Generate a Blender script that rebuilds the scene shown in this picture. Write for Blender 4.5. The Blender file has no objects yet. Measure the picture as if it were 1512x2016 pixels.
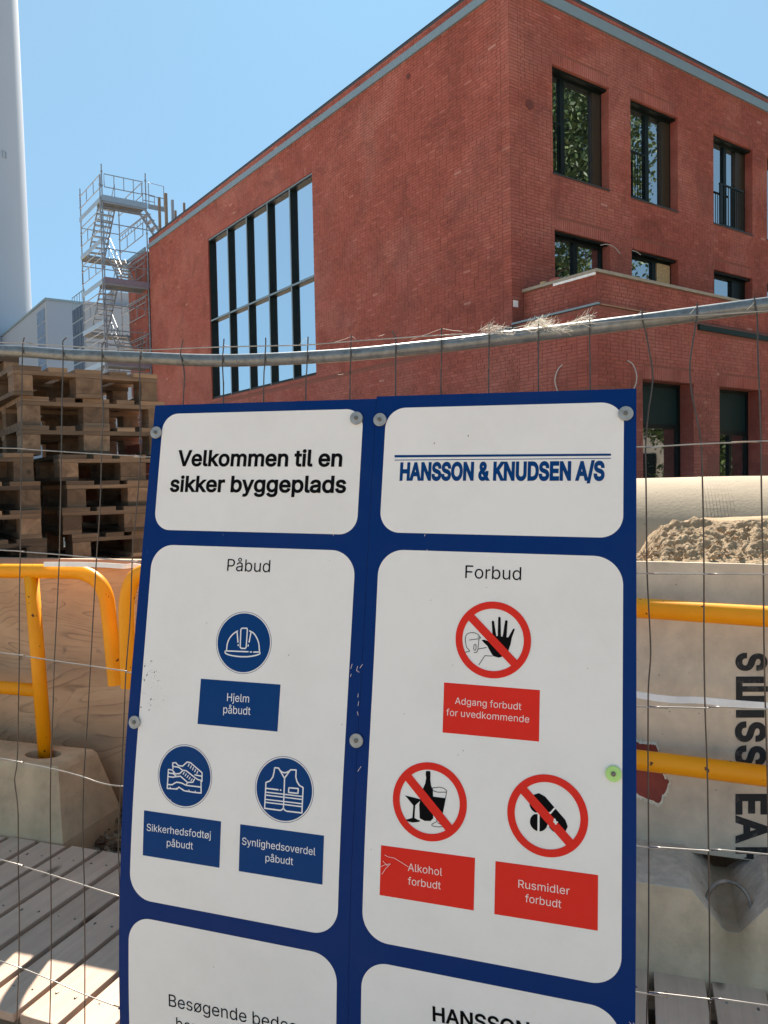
import bpy, bmesh, math, random
import numpy as np
from mathutils import Vector, Matrix
from mathutils.geometry import delaunay_2d_cdt
random.seed(7); RNG = np.random.default_rng(5)
scn = bpy.context.scene
COL = scn.collection
rad = math.radians

# ------------------------------------------------------------------ camera
F, W_, H_ = 1550.3, 1512.0, 2016.0
CAM_H = 1.55
pit, rol = rad(-2.16), rad(-1.0956)
fwd = np.array([0, math.cos(pit), math.sin(pit)])
rgt = np.array([1.0, 0, 0]); upv = np.cross(rgt, fwd)
R2 = math.cos(rol)*rgt + math.sin(rol)*upv
U2 = -math.sin(rol)*rgt + math.cos(rol)*upv
CPOS = np.array([0, 0, CAM_H])
cam = bpy.data.cameras.new('camera'); camo = bpy.data.objects.new('camera', cam); COL.objects.link(camo)
m = Matrix.Identity(4)
for i in range(3):
    m[i][0] = R2[i]; m[i][1] = U2[i]; m[i][2] = -fwd[i]; m[i][3] = CPOS[i]
camo.matrix_world = m
cam.sensor_fit = 'HORIZONTAL'; cam.sensor_width = 36; cam.lens = F/W_*36
cam.clip_start = 0.05; cam.clip_end = 2000
scn.camera = camo

# ------------------------------------------------------------------ light
SUN_AZ, SUN_EL = rad(2), rad(45)            # ahead of the camera, just above the frame
world = bpy.data.worlds.new('World'); scn.world = world; world.use_nodes = True
wn = world.node_tree; bg = wn.nodes['Background']
sky = wn.nodes.new('ShaderNodeTexSky'); sky.sky_type = 'NISHITA'; sky.sun_disc = False
sky.sun_elevation = SUN_EL; sky.sun_rotation = SUN_AZ
sky.air_density = 1.0; sky.dust_density = 0.6; sky.ozone_density = 1.2; sky.altitude = 0
# one tone curve over the whole sky (a phone camera compresses it the same way)
sp_ = wn.nodes.new('ShaderNodeSeparateColor'); cb_ = wn.nodes.new('ShaderNodeCombineColor'); wn.links.new(sky.outputs[0], sp_.inputs[0])
for k_, (g_, m_) in enumerate(((.08, .81), (.20, 1.135), (.34, 1.165))):
    a_ = wn.nodes.new('ShaderNodeMath'); a_.operation = 'POWER'; a_.inputs[1].default_value = g_; wn.links.new(sp_.outputs[k_], a_.inputs[0])
    b_ = wn.nodes.new('ShaderNodeMath'); b_.operation = 'MULTIPLY'; b_.inputs[1].default_value = m_; wn.links.new(a_.outputs[0], b_.inputs[0]); wn.links.new(b_.outputs[0], cb_.inputs[k_])
wn.links.new(cb_.outputs[0], bg.inputs[0]); bg.inputs[1].default_value = 0.15
sl = bpy.data.lights.new('sun', 'SUN'); sl.energy = 4.8; sl.angle = rad(0.53); sl.color = (1, 0.91, 0.78)
so = bpy.data.objects.new('sun', sl); COL.objects.link(so)
sdir = Vector((math.sin(SUN_AZ)*math.cos(SUN_EL), math.cos(SUN_AZ)*math.cos(SUN_EL), math.sin(SUN_EL)))
so.rotation_euler = sdir.to_track_quat('Z', 'Y').to_euler(); so.location = sdir*60
vs = scn.view_settings
vs.view_transform = 'Standard'; vs.look = 'None'; vs.exposure = 1.42; vs.gamma = 1; vs.use_curve_mapping = False

# ------------------------------------------------------------------ frames of reference
def A3(*p): return np.array(p, float)
def ray(x, y): return fwd + R2*(x-756)/F - U2*(y-1008)/F
TH = rad(17.65)                                # the site: decks, fences and barriers share one axis
SU = A3(math.cos(TH), -math.sin(TH), 0); SV = A3(math.sin(TH), math.cos(TH), 0)
def S(u, v, z): return SU*u + SV*v + A3(0, 0, z)
def at_v(x, y, v):
    d = ray(x, y); return CPOS + d*((SV*v-CPOS)@SV)/(d@SV)
def at_z(x, y, Z): return CPOS + ray(x, y)*Z
YA = rad(35.756)
DL = A3(-math.sin(YA), math.cos(YA), 0); DR = A3(math.cos(YA), math.sin(YA), 0)
K0 = A3(2.619413, 15.75394, 0)
def B(t, r, z): return K0 + DL*t + DR*r + A3(0, 0, z)
UP = A3(0, 0, 1)

# ------------------------------------------------------------------ mesh helpers
class MB:
    def __init__(s): s.v = []; s.f = []; s.tone = []
    def quad(s, a, b, c, d, tone=.5):
        i = len(s.v); s.v += [tuple(a), tuple(b), tuple(c), tuple(d)]; s.f.append((i, i+1, i+2, i+3)); s.tone.append(tone)
    def poly(s, pts, tone=.5):
        i = len(s.v); s.v += [tuple(p) for p in pts]; s.f.append(tuple(range(i, i+len(pts)))); s.tone.append(tone)
    def hexa(s, p, tone=.5):
        """8 corners: 4 bottom ccw, 4 top ccw"""
        i = len(s.v); s.v += [tuple(q) for q in p]
        for f in ((3, 2, 1, 0), (4, 5, 6, 7), (0, 1, 5, 4), (1, 2, 6, 5), (2, 3, 7, 6), (3, 0, 4, 7)):
            s.f.append(tuple(i+k for k in f)); s.tone.append(tone)
    def box(s, o, a, b, c, tone=.5):
        """origin corner o and three edge vectors"""
        o, a, b, c = map(np.asarray, (o, a, b, c))
        s.hexa([o, o+a, o+a+b, o+b, o+c, o+a+c, o+a+b+c, o+b+c], tone)
    def lbox(s, x0, x1, y0, y1, z0, z1, tone=.5):
        s.box((x0, y0, z0), (x1-x0, 0, 0), (0, y1-y0, 0), (0, 0, z1-z0), tone)
    def tube(s, pts, r, n=8, closed=False, caps=True, tone=.5):
        pts = [np.asarray(p, float) for p in pts]; N = len(pts)
        rr = r if hasattr(r, '__len__') else [r]*N
        base = len(s.v); prev = None
        for k in range(N):
            a = pts[k-1] if (k > 0 or closed) else pts[k]
            b = pts[(k+1) % N] if (k < N-1 or closed) else pts[k]
            d = b-a; d = d/(np.linalg.norm(d)+1e-12)
            if prev is None:
                h = A3(0, 0, 1) if abs(d[2]) < .9 else A3(1, 0, 0)
                x = np.cross(d, h)
            else: x = prev - d*(prev@d)
            x /= (np.linalg.norm(x)+1e-12); prev = x; y = np.cross(d, x)
            for j in range(n):
                an = 2*math.pi*j/n
                s.v.append(tuple(pts[k] + rr[k]*(math.cos(an)*x + math.sin(an)*y)))
        for k in range(N if closed else N-1):
            k2 = (k+1) % N
            for j in range(n):
                j2 = (j+1) % n
                s.f.append((base+k*n+j, base+k*n+j2, base+k2*n+j2, base+k2*n+j)); s.tone.append(tone)
        if caps and not closed:
            s.f.append(tuple(base+j for j in reversed(range(n)))); s.tone.append(tone)
            s.f.append(tuple(base+(N-1)*n+j for j in range(n))); s.tone.append(tone)
    def mesh(s, name, mat, org=(0, 0, 0), smooth=False):
        me = bpy.data.meshes.new(name)
        v = np.array(s.v, float) - np.asarray(org, float)
        me.from_pydata(v.tolist(), [], s.f)
        at = me.attributes.new('tone', 'FLOAT', 'FACE')
        if len(s.tone) == len(me.polygons): at.data.foreach_set('value', s.tone)
        if smooth: me.polygons.foreach_set('use_smooth', [True]*len(me.polygons))
        if mat: me.materials.append(mat)
        me.update(); return me

def tag(o, label=None, cat=None, group=None, kind=None):
    if label: o['label'] = label
    if cat: o['category'] = cat
    if group: o['group'] = group
    if kind: o['kind'] = kind
    return o
def thing(name, loc, label, cat, group=None, rz=0):
    o = bpy.data.objects.new(name, None); o.location = tuple(loc); o.rotation_euler = (0, 0, rz)
    o.empty_display_size = .2; COL.objects.link(o); return tag(o, label, cat, group)
def WL(o):                       # world location of an unrotated thing or part
    l = np.array(o.location)
    while o.parent: o = o.parent; l = l + np.array(o.location)
    return l
def obj(name, mb, mat, parent=None, at=None, smooth=False, local=False, bevel=0, kind=None):
    """mesh built in world coordinates -> object; 'local' means built in the parent's frame"""
    org = np.zeros(3) if at is None else np.asarray(at, float)
    me = mb.mesh(name, mat, org, smooth)
    o = bpy.data.objects.new(name, me); COL.objects.link(o)
    if parent is not None:
        o.parent = parent
        if local: o.location = tuple(org)
        else:
            w = WL(parent)
            if at is None: o.location = tuple(-w)
            else: o.location = tuple(org-w)
    else: o.location = tuple(org)
    if bevel:
        b = o.modifiers.new('bevel', 'BEVEL'); b.width = bevel; b.segments = 2; b.limit_method = 'ANGLE'
    if kind: o['kind'] = kind
    return o
def link_copy(o, parent=None):
    c = o.copy(); COL.objects.link(c)
    if parent is not None: c.parent = parent
    for ch in list(o.children): link_copy(ch, c)
    return c

# ------------------------------------------------------------------ materials
def newmat(name):
    m = bpy.data.materials.new(name); m.use_nodes = True
    nt = m.node_tree; return m, nt, nt.nodes['Principled BSDF']
def N(nt, t, **k):
    n = nt.nodes.new(t)
    for a, b in k.items():
        if a.startswith('i_'): n.inputs[a[2:].replace('_', ' ')].default_value = b
        else: setattr(n, a, b)
    return n
def ramp(nt, fac, stops):
    r = N(nt, 'ShaderNodeValToRGB'); e = r.color_ramp.elements
    while len(e) < len(stops): e.new(.5)
    for i, (p, c) in enumerate(stops): e[i].position = p; e[i].color = (*c, 1) if len(c) == 3 else c
    nt.links.new(fac, r.inputs[0]); return r.outputs[0]
def mixc(nt, fac, a, b, mode='MIX'):
    n = N(nt, 'ShaderNodeMix', data_type='RGBA', blend_type=mode)
    for s, v in ((0, fac), (6, a), (7, b)):
        if hasattr(v, 'is_linked'): nt.links.new(v, n.inputs[s])
        elif s == 0: n.inputs[0].default_value = v
        else: n.inputs[s].default_value = (*v, 1)
    return n.outputs[2]
def coords(nt, scale=(1, 1, 1), kind='Object'):
    tc = N(nt, 'ShaderNodeTexCoord'); mp = N(nt, 'ShaderNodeMapping'); mp.inputs['Scale'].default_value = scale
    nt.links.new(tc.outputs[kind], mp.inputs[0]); return mp.outputs[0]
def noise(nt, vec, scale, detail=6, rough=.6, dist=0):
    n = N(nt, 'ShaderNodeTexNoise'); nt.links.new(vec, n.inputs['Vector'])
    n.inputs['Scale'].default_value = scale; n.inputs['Detail'].default_value = detail
    n.inputs['Roughness'].default_value = rough; n.inputs['Distortion'].default_value = dist
    return n.outputs['Fac']
def bump(nt, bsdf, h, strength=.3, dist=.01):
    b = N(nt, 'ShaderNodeBump'); b.inputs['Strength'].default_value = strength; b.inputs['Distance'].default_value = dist
    nt.links.new(h, b.inputs['Height']); nt.links.new(b.outputs[0], bsdf.inputs['Normal'])
def rand(nt): return N(nt, 'ShaderNodeObjectInfo').outputs['Random']

def simple(name, c, rough=.6, metal=0, var=.12, nscale=8, b=.1, bd=.004, spec=None):
    m, nt, p = newmat(name); v = coords(nt); n = noise(nt, v, nscale)
    c2 = tuple(min(1, x*(1+var)) for x in c); c1 = tuple(x*(1-var) for x in c)
    nt.links.new(ramp(nt, n, [(.3, c1), (.7, c2)]), p.inputs['Base Color'])
    p.inputs['Roughness'].default_value = rough; p.inputs['Metallic'].default_value = metal
    if spec is not None: p.inputs['Specular IOR Level'].default_value = spec
    if b: bump(nt, p, noise(nt, v, nscale*8, 4), b, bd)
    return m

def mk_brick():
    m, nt, p = newmat('red_brick')
    t = N(nt, 'ShaderNodeAttribute', attribute_name='tone').outputs['Fac']
    c = ramp(nt, t, [(0, (.22, .048, .032)), (.35, (.30, .070, .045)), (.7, (.355, .092, .062)), (.93, (.42, .14, .105)), (1, (.52, .27, .22))])
    geo = N(nt, 'ShaderNodeNewGeometry').outputs['Position']
    big = noise(nt, geo, .42, 4, .6, .5)
    pale = ramp(nt, big, [(.44, (0, 0, 0)), (.66, (1, 1, 1))])  # broad pale patches: efflorescence, plus raking light painted into the colour
    fine = noise(nt, geo, 22, 4, .7)
    f2 = ramp(nt, fine, [(.42, (0, 0, 0)), (.75, (1, 1, 1))])
    mm = N(nt, 'ShaderNodeMath', operation='MULTIPLY'); nt.links.new(pale, mm.inputs[0]); nt.links.new(f2, mm.inputs[1])
    m2 = N(nt, 'ShaderNodeMath', operation='MULTIPLY'); nt.links.new(mm.outputs[0], m2.inputs[0]); m2.inputs[1].default_value = .75
    c = mixc(nt, m2.outputs[0], c, (.43, .25, .21))
    pm_ = N(nt, 'ShaderNodeMath', operation='MULTIPLY'); nt.links.new(pale, pm_.inputs[0]); pm_.inputs[1].default_value = .30
    c = mixc(nt, pm_.outputs[0], c, (.50, .23, .18))
    c = mixc(nt, .35, c, ramp(nt, noise(nt, geo, 90, 3), [(.3, (.20, .045, .03)), (.7, (.42, .14, .105))]))
    mot = ramp(nt, noise(nt, geo, 1.1, 5, .6, .8), [(.30, (.66, .62, .64)), (.5, (.90, .86, .89)), (.72, (1.06, 1.04, 1.10))])
    c = mixc(nt, 1.0, c, mot, 'MULTIPLY')
    nt.links.new(c, p.inputs['Base Color']); p.inputs['Roughness'].default_value = .82
    bump(nt, p, noise(nt, geo, 120, 3), .4, .004); return m
BRICK = mk_brick()
MORTAR = simple('red_grey_mortar', (.22, .075, .055), .9, var=.2, nscale=30)
MORTAR_DK = simple('open_joint', (.03, .015, .012), .9)
BAND = simple('grey_blue_metal_band', (.20, .27, .31), .45, .3, var=.05, b=0)
COPING = simple('stone_grey_coping', (.30, .27, .22), .6, .0, var=.12)
DARKCAP = simple('dark_zinc', (.06, .07, .08), .5, .4)
GREENBAND = simple('dark_green_fascia', (.006, .022, .022), .5, spec=.2)
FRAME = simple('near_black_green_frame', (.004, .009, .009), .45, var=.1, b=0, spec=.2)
BROWNREFL = simple('brown_reveal_reflection', (.026, .020, .012), .5, var=.2, b=0)  # reflection of the window reveal, painted as a brown strip
WHITEP = simple('plain_white', (.78, .8, .82), .5)
def mk_glass(name, dark, refl):
    m = bpy.data.materials.new(name); m.use_nodes = True; nt = m.node_tree
    nt.nodes.clear(); out = N(nt, 'ShaderNodeOutputMaterial'); mx = N(nt, 'ShaderNodeMixShader')
    d = N(nt, 'ShaderNodeBsdfDiffuse'); d.inputs[0].default_value = (*dark, 1)
    g = N(nt, 'ShaderNodeBsdfGlossy'); g.inputs[0].default_value = (.80, .85, .90, 1); g.inputs['Roughness'].default_value = .015
    lw = N(nt, 'ShaderNodeLayerWeight'); lw.inputs[0].default_value = .5
    mr = N(nt, 'ShaderNodeMapRange'); mr.inputs[3].default_value = refl; mr.inputs[4].default_value = 1
    nt.links.new(lw.outputs['Fresnel'], mr.inputs[0]); nt.links.new(mr.outputs[0], mx.inputs[0])
    v = coords(nt); b = N(nt, 'ShaderNodeBump'); b.inputs['Strength'].default_value = .06; b.inputs['Distance'].default_value = .02
    nt.links.new(noise(nt, v, 1.3, 2), b.inputs['Height']); nt.links.new(b.outputs[0], g.inputs['Normal'])
    nt.links.new(d.outputs[0], mx.inputs[1]); nt.links.new(g.outputs[0], mx.inputs[2]); nt.links.new(mx.outputs[0], out.inputs[0]); return m
GLASS = mk_glass('coated_window_glass', (.01, .014, .016), .45)
GLASS_LIT = mk_glass('blue_tinted_glass', (.16, .24, .36), .25)
GLASS_DK = mk_glass('dark_facade_glass', (.03, .05, .09), .06)

def mk_concrete(name, c, dark=.6, stain=(.3, .2, .12), stainamt=.25, scale=6, bmp=.35):
    m, nt, p = newmat(name); v = coords(nt)
    n1 = noise(nt, v, scale, 8, .65); n2 = noise(nt, v, scale*.35, 4)
    col = ramp(nt, n1, [(.25, tuple(x*dark for x in c)), (.55, c), (.8, tuple(min(1, x*1.18) for x in c))])
    st = ramp(nt, n2, [(.5, (0, 0, 0)), (.75, (1, 1, 1))])
    mm = N(nt, 'ShaderNodeMath', operation='MULTIPLY'); nt.links.new(st, mm.inputs[0]); mm.inputs[1].default_value = stainamt
    col = mixc(nt, mm.outputs[0], col, stain)
    # air holes
    vo = N(nt, 'ShaderNodeTexVoronoi'); nt.links.new(v, vo.inputs['Vector']); vo.inputs['Scale'].default_value = scale*5
    hole = ramp(nt, vo.outputs['Distance'], [(.05, (1, 1, 1)), (.11, (0, 0, 0))])
    pick = ramp(nt, noise(nt, v, scale*2.2, 2), [(.57, (0, 0, 0)), (.6, (1, 1, 1))])
    hm = N(nt, 'ShaderNodeMath', operation='MULTIPLY'); nt.links.new(hole, hm.inputs[0]); nt.links.new(pick, hm.inputs[1])
    col = mixc(nt, hm.outputs[0], col, tuple(x*.25 for x in c))
    nt.links.new(col, p.inputs['Base Color']); p.inputs['Roughness'].default_value = .88
    bump(nt, p, noise(nt, v, scale*12, 6, .7), bmp, .004); return m
CONC = mk_concrete('weathered_concrete', (.64, .44, .27))
CONC2 = mk_concrete('pale_cast_concrete', (.66, .58, .43), .72, (.42, .31, .17), .3)
CONC_PIPE = mk_concrete('sandy_pipe_concrete', (.38, .30, .21), .85, (.31, .23, .15), .2, 4, .6)
BOARD = mk_concrete('grey_cement_board', (.72, .595, .44), .72, (.46, .36, .24), .45, 8, .2)
CHIM = simple('haze_blue_stack_render', (.25, .32, .42), .8, var=.05, nscale=.05, b=0)  # bluish base colour stands in for distance haze on the stack
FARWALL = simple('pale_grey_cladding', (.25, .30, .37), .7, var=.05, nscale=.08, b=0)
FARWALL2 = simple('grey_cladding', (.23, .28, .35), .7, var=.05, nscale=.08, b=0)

def mk_wood(name, c1, c2, axis=1, grain=26, rough=.75, knots=True, rnd=.3, bmp=.25, spread=.35):
    m, nt, p = newmat(name)
    sc = [grain, grain, grain]; sc[axis] = 1.2
    tc = N(nt, 'ShaderNodeTexCoord'); rn = rand(nt)
    ad = N(nt, 'ShaderNodeVectorMath', operation='ADD'); nt.links.new(tc.outputs['Object'], ad.inputs[0])
    cb = N(nt, 'ShaderNodeCombineXYZ'); mu = N(nt, 'ShaderNodeMath', operation='MULTIPLY'); mu.inputs[1].default_value = 37
    nt.links.new(rn, mu.inputs[0]); [nt.links.new(mu.outputs[0], cb.inputs[k]) for k in range(3)]
    nt.links.new(cb.outputs[0], ad.inputs[1])
    mp = N(nt, 'ShaderNodeMapping'); mp.inputs['Scale'].default_value = sc; nt.links.new(ad.outputs[0], mp.inputs[0])
    g = noise(nt, mp.outputs[0], 1.0, 7, .65, .6)
    mp2 = N(nt, 'ShaderNodeMapping'); sc2 = [9, 9, 9]; sc2[axis] = 3.4; mp2.inputs['Scale'].default_value = sc2; nt.links.new(ad.outputs[0], mp2.inputs[0])
    col = ramp(nt, g, [(.5-spread*.6, c1), (.5+spread*.6, c2)])
    soft = noise(nt, ad.outputs[0], 3.1, 4, .6)
    col = mixc(nt, ramp(nt, soft, [(.35, (0, 0, 0)), (.75, (.4, .4, .4))]), col, tuple(x*.55 for x in c1))
    if knots:
        vo = N(nt, 'ShaderNodeTexVoronoi'); nt.links.new(mp2.outputs[0], vo.inputs['Vector']); vo.inputs['Scale'].default_value = .55; vo.inputs['Randomness'].default_value = 1
        k = ramp(nt, vo.outputs['Distance'], [(.05, (1, 1, 1)), (.11, (0, 0, 0))])
        col = mixc(nt, k, col, tuple(x*.4 for x in c1))
    br = N(nt, 'ShaderNodeMapRange'); nt.links.new(rn, br.inputs[0]); br.inputs[3].default_value = 1-rnd; br.inputs[4].default_value = 1+rnd
    hs = N(nt, 'ShaderNodeHueSaturation'); nt.links.new(br.outputs[0], hs.inputs['Value']); nt.links.new(col, hs.inputs['Color'])
    nt.links.new(hs.outputs[0], p.inputs['Base Color']); p.inputs['Roughness'].default_value = rough
    bump(nt, p, g, bmp, .004); return m
DECKWOOD = mk_wood('weathered_deck_plank', (.47, .32, .235), (.66, .48, .37), 1, 34, rnd=.08, spread=.55)
PALWOOD = mk_wood('pallet_timber', (.085, .052, .030), (.29, .195, .12), 0, 22, rnd=.5, bmp=.5)
PALBLOCK = mk_wood('pallet_block_end', (.10, .058, .032), (.30, .195, .115), 1, 16, rnd=.45, bmp=.5)
BATTEN = mk_wood('pink_timber_batten', (.42, .24, .16), (.58, .38, .27), 0, 30, rnd=.1)
OSB = simple('raw_board', (.42, .31, .17), .8, var=.3, nscale=20)
def mk_ply():
    m, nt, p = newmat('brown_plywood'); tc = N(nt, 'ShaderNodeTexCoord')
    mp = N(nt, 'ShaderNodeMapping'); mp.inputs['Scale'].default_value = (.75, 1, 2.3); mp.inputs['Rotation'].default_value = (0, rad(24), 0)
    nt.links.new(tc.outputs['Object'], mp.inputs[0])
    h = noise(nt, mp.outputs[0], 1.5, 2.2, .45, .9)
    mu = N(nt, 'ShaderNodeMath', operation='MULTIPLY'); nt.links.new(h, mu.inputs[0]); mu.inputs[1].default_value = 21
    fr = N(nt, 'ShaderNodeMath', operation='FRACT'); nt.links.new(mu.outputs[0], fr.inputs[0])
    line = ramp(nt, fr.outputs[0], [(0, (0, 0, 0)), (.78, (.25, .25, .25)), (.93, (1, 1, 1)), (1, (0, 0, 0))])
    brk = ramp(nt, noise(nt, mp.outputs[0], 4, 3), [(.38, (0, 0, 0)), (.6, (1, 1, 1))])
    lm = N(nt, 'ShaderNodeMath', operation='MULTIPLY'); nt.links.new(line, lm.inputs[0]); nt.links.new(brk, lm.inputs[1])
    l2 = N(nt, 'ShaderNodeMath', operation='MULTIPLY'); nt.links.new(lm.outputs[0], l2.inputs[0]); l2.inputs[1].default_value = .62
    base = ramp(nt, noise(nt, mp.outputs[0], 2.2, 6, .65), [(.25, (.42, .245, .135)), (.55, (.61, .385, .225)), (.8, (.72, .49, .31))])
    col = mixc(nt, l2.outputs[0], base, (.085, .040, .022))
    spots = noise(nt, tc.outputs['Object'], 11, 3, .6)
    col = mixc(nt, ramp(nt, spots, [(.66, (0, 0, 0)), (.74, (.55, .55, .55))]), col, (.05, .045, .06))
    nt.links.new(col, p.inputs['Base Color']); p.inputs['Roughness'].default_value = .6
    bump(nt, p, noise(nt, mp.outputs[0], 60, 4), .15, .002); return m
PLY = mk_ply()
def mk_yellow():
    m, nt, p = newmat('yellow_gloss_paint'); v = coords(nt)
    col = ramp(nt, noise(nt, v, 5, 5), [(.3, (.90, .31, .001)), (.7, (.98, .375, .002))])
    ch = ramp(nt, noise(nt, v, 34, 3, .5), [(.70, (0, 0, 0)), (.715, (1, 1, 1))])
    col = mixc(nt, ch, col, (.12, .035, .015)); nt.links.new(col, p.inputs['Base Color'])
    p.inputs['Roughness'].default_value = .42; p.inputs['Specular IOR Level'].default_value = .3; bump(nt, p, noise(nt, v, 9, 3), .05, .004); return m
YEL = mk_yellow()
def mk_galv():
    m, nt, p = newmat('galvanised_tube'); v = coords(nt)
    col = ramp(nt, noise(nt, v, 60, 5, .7), [(.3, (.11, .125, .135)), (.7, (.22, .24, .25))])
    col = mixc(nt, ramp(nt, noise(nt, v, 7, 5), [(.5, (0, 0, 0)), (.8, (.55, .55, .55))]), col, (.16, .14, .11))
    nt.links.new(col, p.inputs['Base Color']); p.inputs['Metallic'].default_value = .6; p.inputs['Roughness'].default_value = .36
    bump(nt, p, noise(nt, v, 120, 3), .15, .001); return m
GALV = mk_galv()
WIRE = simple('steel_mesh_wire', (.075, .065, .058), .32, .6, var=.25, nscale=20, b=0)
SCAF = simple('galvanised_scaffold', (.26, .30, .35), .5, .4, var=.1, b=0)
SCAFDECK = simple('scaffold_deck_plywood', (.16, .12, .05), .8, var=.3, nscale=3)
TOE = simple('pale_blue_toe_board', (.27, .36, .46), .5, .2, var=.05, b=0)
STRAP = simple('white_plastic_tape', (.88, .85, .80), .35, var=.12, nscale=14, b=0)
WEB = simple('dry_straw_cobweb', (.85, .80, .70), .8, b=0)
def mk_sign(name, c, rough=.42, dirt=.12, scr=0):
    m, nt, p = newmat(name); v = N(nt, 'ShaderNodeNewGeometry').outputs['Position']
    n = noise(nt, v, 5, 7, .7); d = ramp(nt, n, [(.45, (0, 0, 0)), (.85, (dirt, dirt, dirt))])
    col = mixc(nt, d, c, (.28, .25, .21))
    if scr:
        mp = N(nt, 'ShaderNodeMapping'); mp.inputs['Scale'].default_value = (60, 60, 5); nt.links.new(v, mp.inputs[0])
        s = ramp(nt, noise(nt, mp.outputs[0], 1, 5, .7, 2), [(.735, (0, 0, 0)), (.76, (scr, scr, scr))]); col = mixc(nt, s, col, (.5, .55, .6))
    nt.links.new(col, p.inputs['Base Color']); p.inputs['Roughness'].default_value = rough; p.inputs['Specular IOR Level'].default_value = .04 if 'black' in name else .09
    bump(nt, p, noise(nt, v, 9, 3), .03, .003); return m
SBLUE = mk_sign('sign_blue_print', (.0003, .024, .135), .4, .03, .5)
SWHITE = mk_sign('sign_white_print', (.75, .735, .72), .4, .16)
SRED = mk_sign('sign_red_print', (.66, .026, .016), .45, .04, .25)
SBOX = mk_sign('sign_label_blue_print', (.0005, .040, .165), .45, .03)
SBLACK = mk_sign('sign_black_print', (.004, .004, .005), .6, .01)
SINK = mk_sign('sign_white_ink', (.72, .72, .74), .4, .05)
SPINK = mk_sign('sign_pale_ink', (.78, .62, .60), .4, .03)
SEDGE = simple('sign_cut_edge', (.35, .36, .38), .5)
WASH = simple('galvanised_washer', (.30, .31, .31), .5, .45, var=.25, nscale=60)
SCREW = simple('steel_screw', (.16, .15, .13), .45, .6, var=.3, nscale=200)
STENCIL = None
def mk_stencil():
    m, nt, p = newmat('black_stencil_ink'); v = coords(nt)
    c = mixc(nt, ramp(nt, noise(nt, v, 22, 6, .75), [(.55, (0, 0, 0)), (.72, (.8, .8, .8))]), (.022, .022, .022), (.2, .18, .15))
    nt.links.new(c, p.inputs['Base Color']); p.inputs['Roughness'].default_value = .8; return m
STENCIL = mk_stencil()
REDUNDER = simple('red_under_layer', (.30, .055, .035), .7, var=.25, nscale=14)
TORN = simple('torn_paper_edge', (.86, .78, .62), .9, var=.2, nscale=40)
RUST = simple('rusty_hook_steel', (.26, .22, .18), .45, .5, var=.4, nscale=30)
def mk_sand():
    m, nt, p = newmat('damp_sand'); v = coords(nt)
    col = ramp(nt, noise(nt, v, 9, 8, .7), [(.25, (.27, .18, .10)), (.6, (.39, .275, .165)), (.85, (.45, .335, .215))])
    nt.links.new(col, p.inputs['Base Color']); p.inputs['Roughness'].default_value = .95
    bump(nt, p, noise(nt, v, 160, 5, .75), .8, .006); return m
SAND = mk_sand()
def mk_ground():
    m, nt, p = newmat('site_soil'); v = coords(nt)
    col = ramp(nt, noise(nt, v, 3, 8, .7), [(.25, (.46, .345, .235)), (.5, (.60, .46, .33)), (.8, (.66, .54, .41))])
    nt.links.new(col, p.inputs['Base Color']); p.inputs['Roughness'].default_value = .95
    bump(nt, p, noise(nt, v, 45, 8, .8), .8, .03); return m
GROUND = mk_ground()
PEB = simple('gravel_stone', (.26, .20, .15), .85, var=.45, nscale=.9)
LEAF = None
def mk_leaf():
    m, nt, p = newmat('tree_leaf'); t = N(nt, 'ShaderNodeAttribute', attribute_name='tone').outputs['Fac']
    nt.links.new(ramp(nt, t, [(0, (.035, .07, .015)), (.6, (.075, .13, .03)), (1, (.12, .17, .04))]), p.inputs['Base Color'])
    p.inputs['Roughness'].default_value = .6; return m
LEAF = mk_leaf(); BARK = simple('tree_bark', (.10, .075, .055), .9, var=.3)
PALEHOUSE = simple('cream_render', (.62, .58, .50), .8, var=.06, b=0)
CABLE = simple('grey_plastic_conduit', (.42, .40, .38), .5, b=0)

# ------------------------------------------------------------------ ground
g = MB(); g.quad((-900, -900, 0), (900, -900, 0), (900, 900, 0), (-900, 900, 0))
obj('ground', g, GROUND)['kind'] = 'structure'

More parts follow.
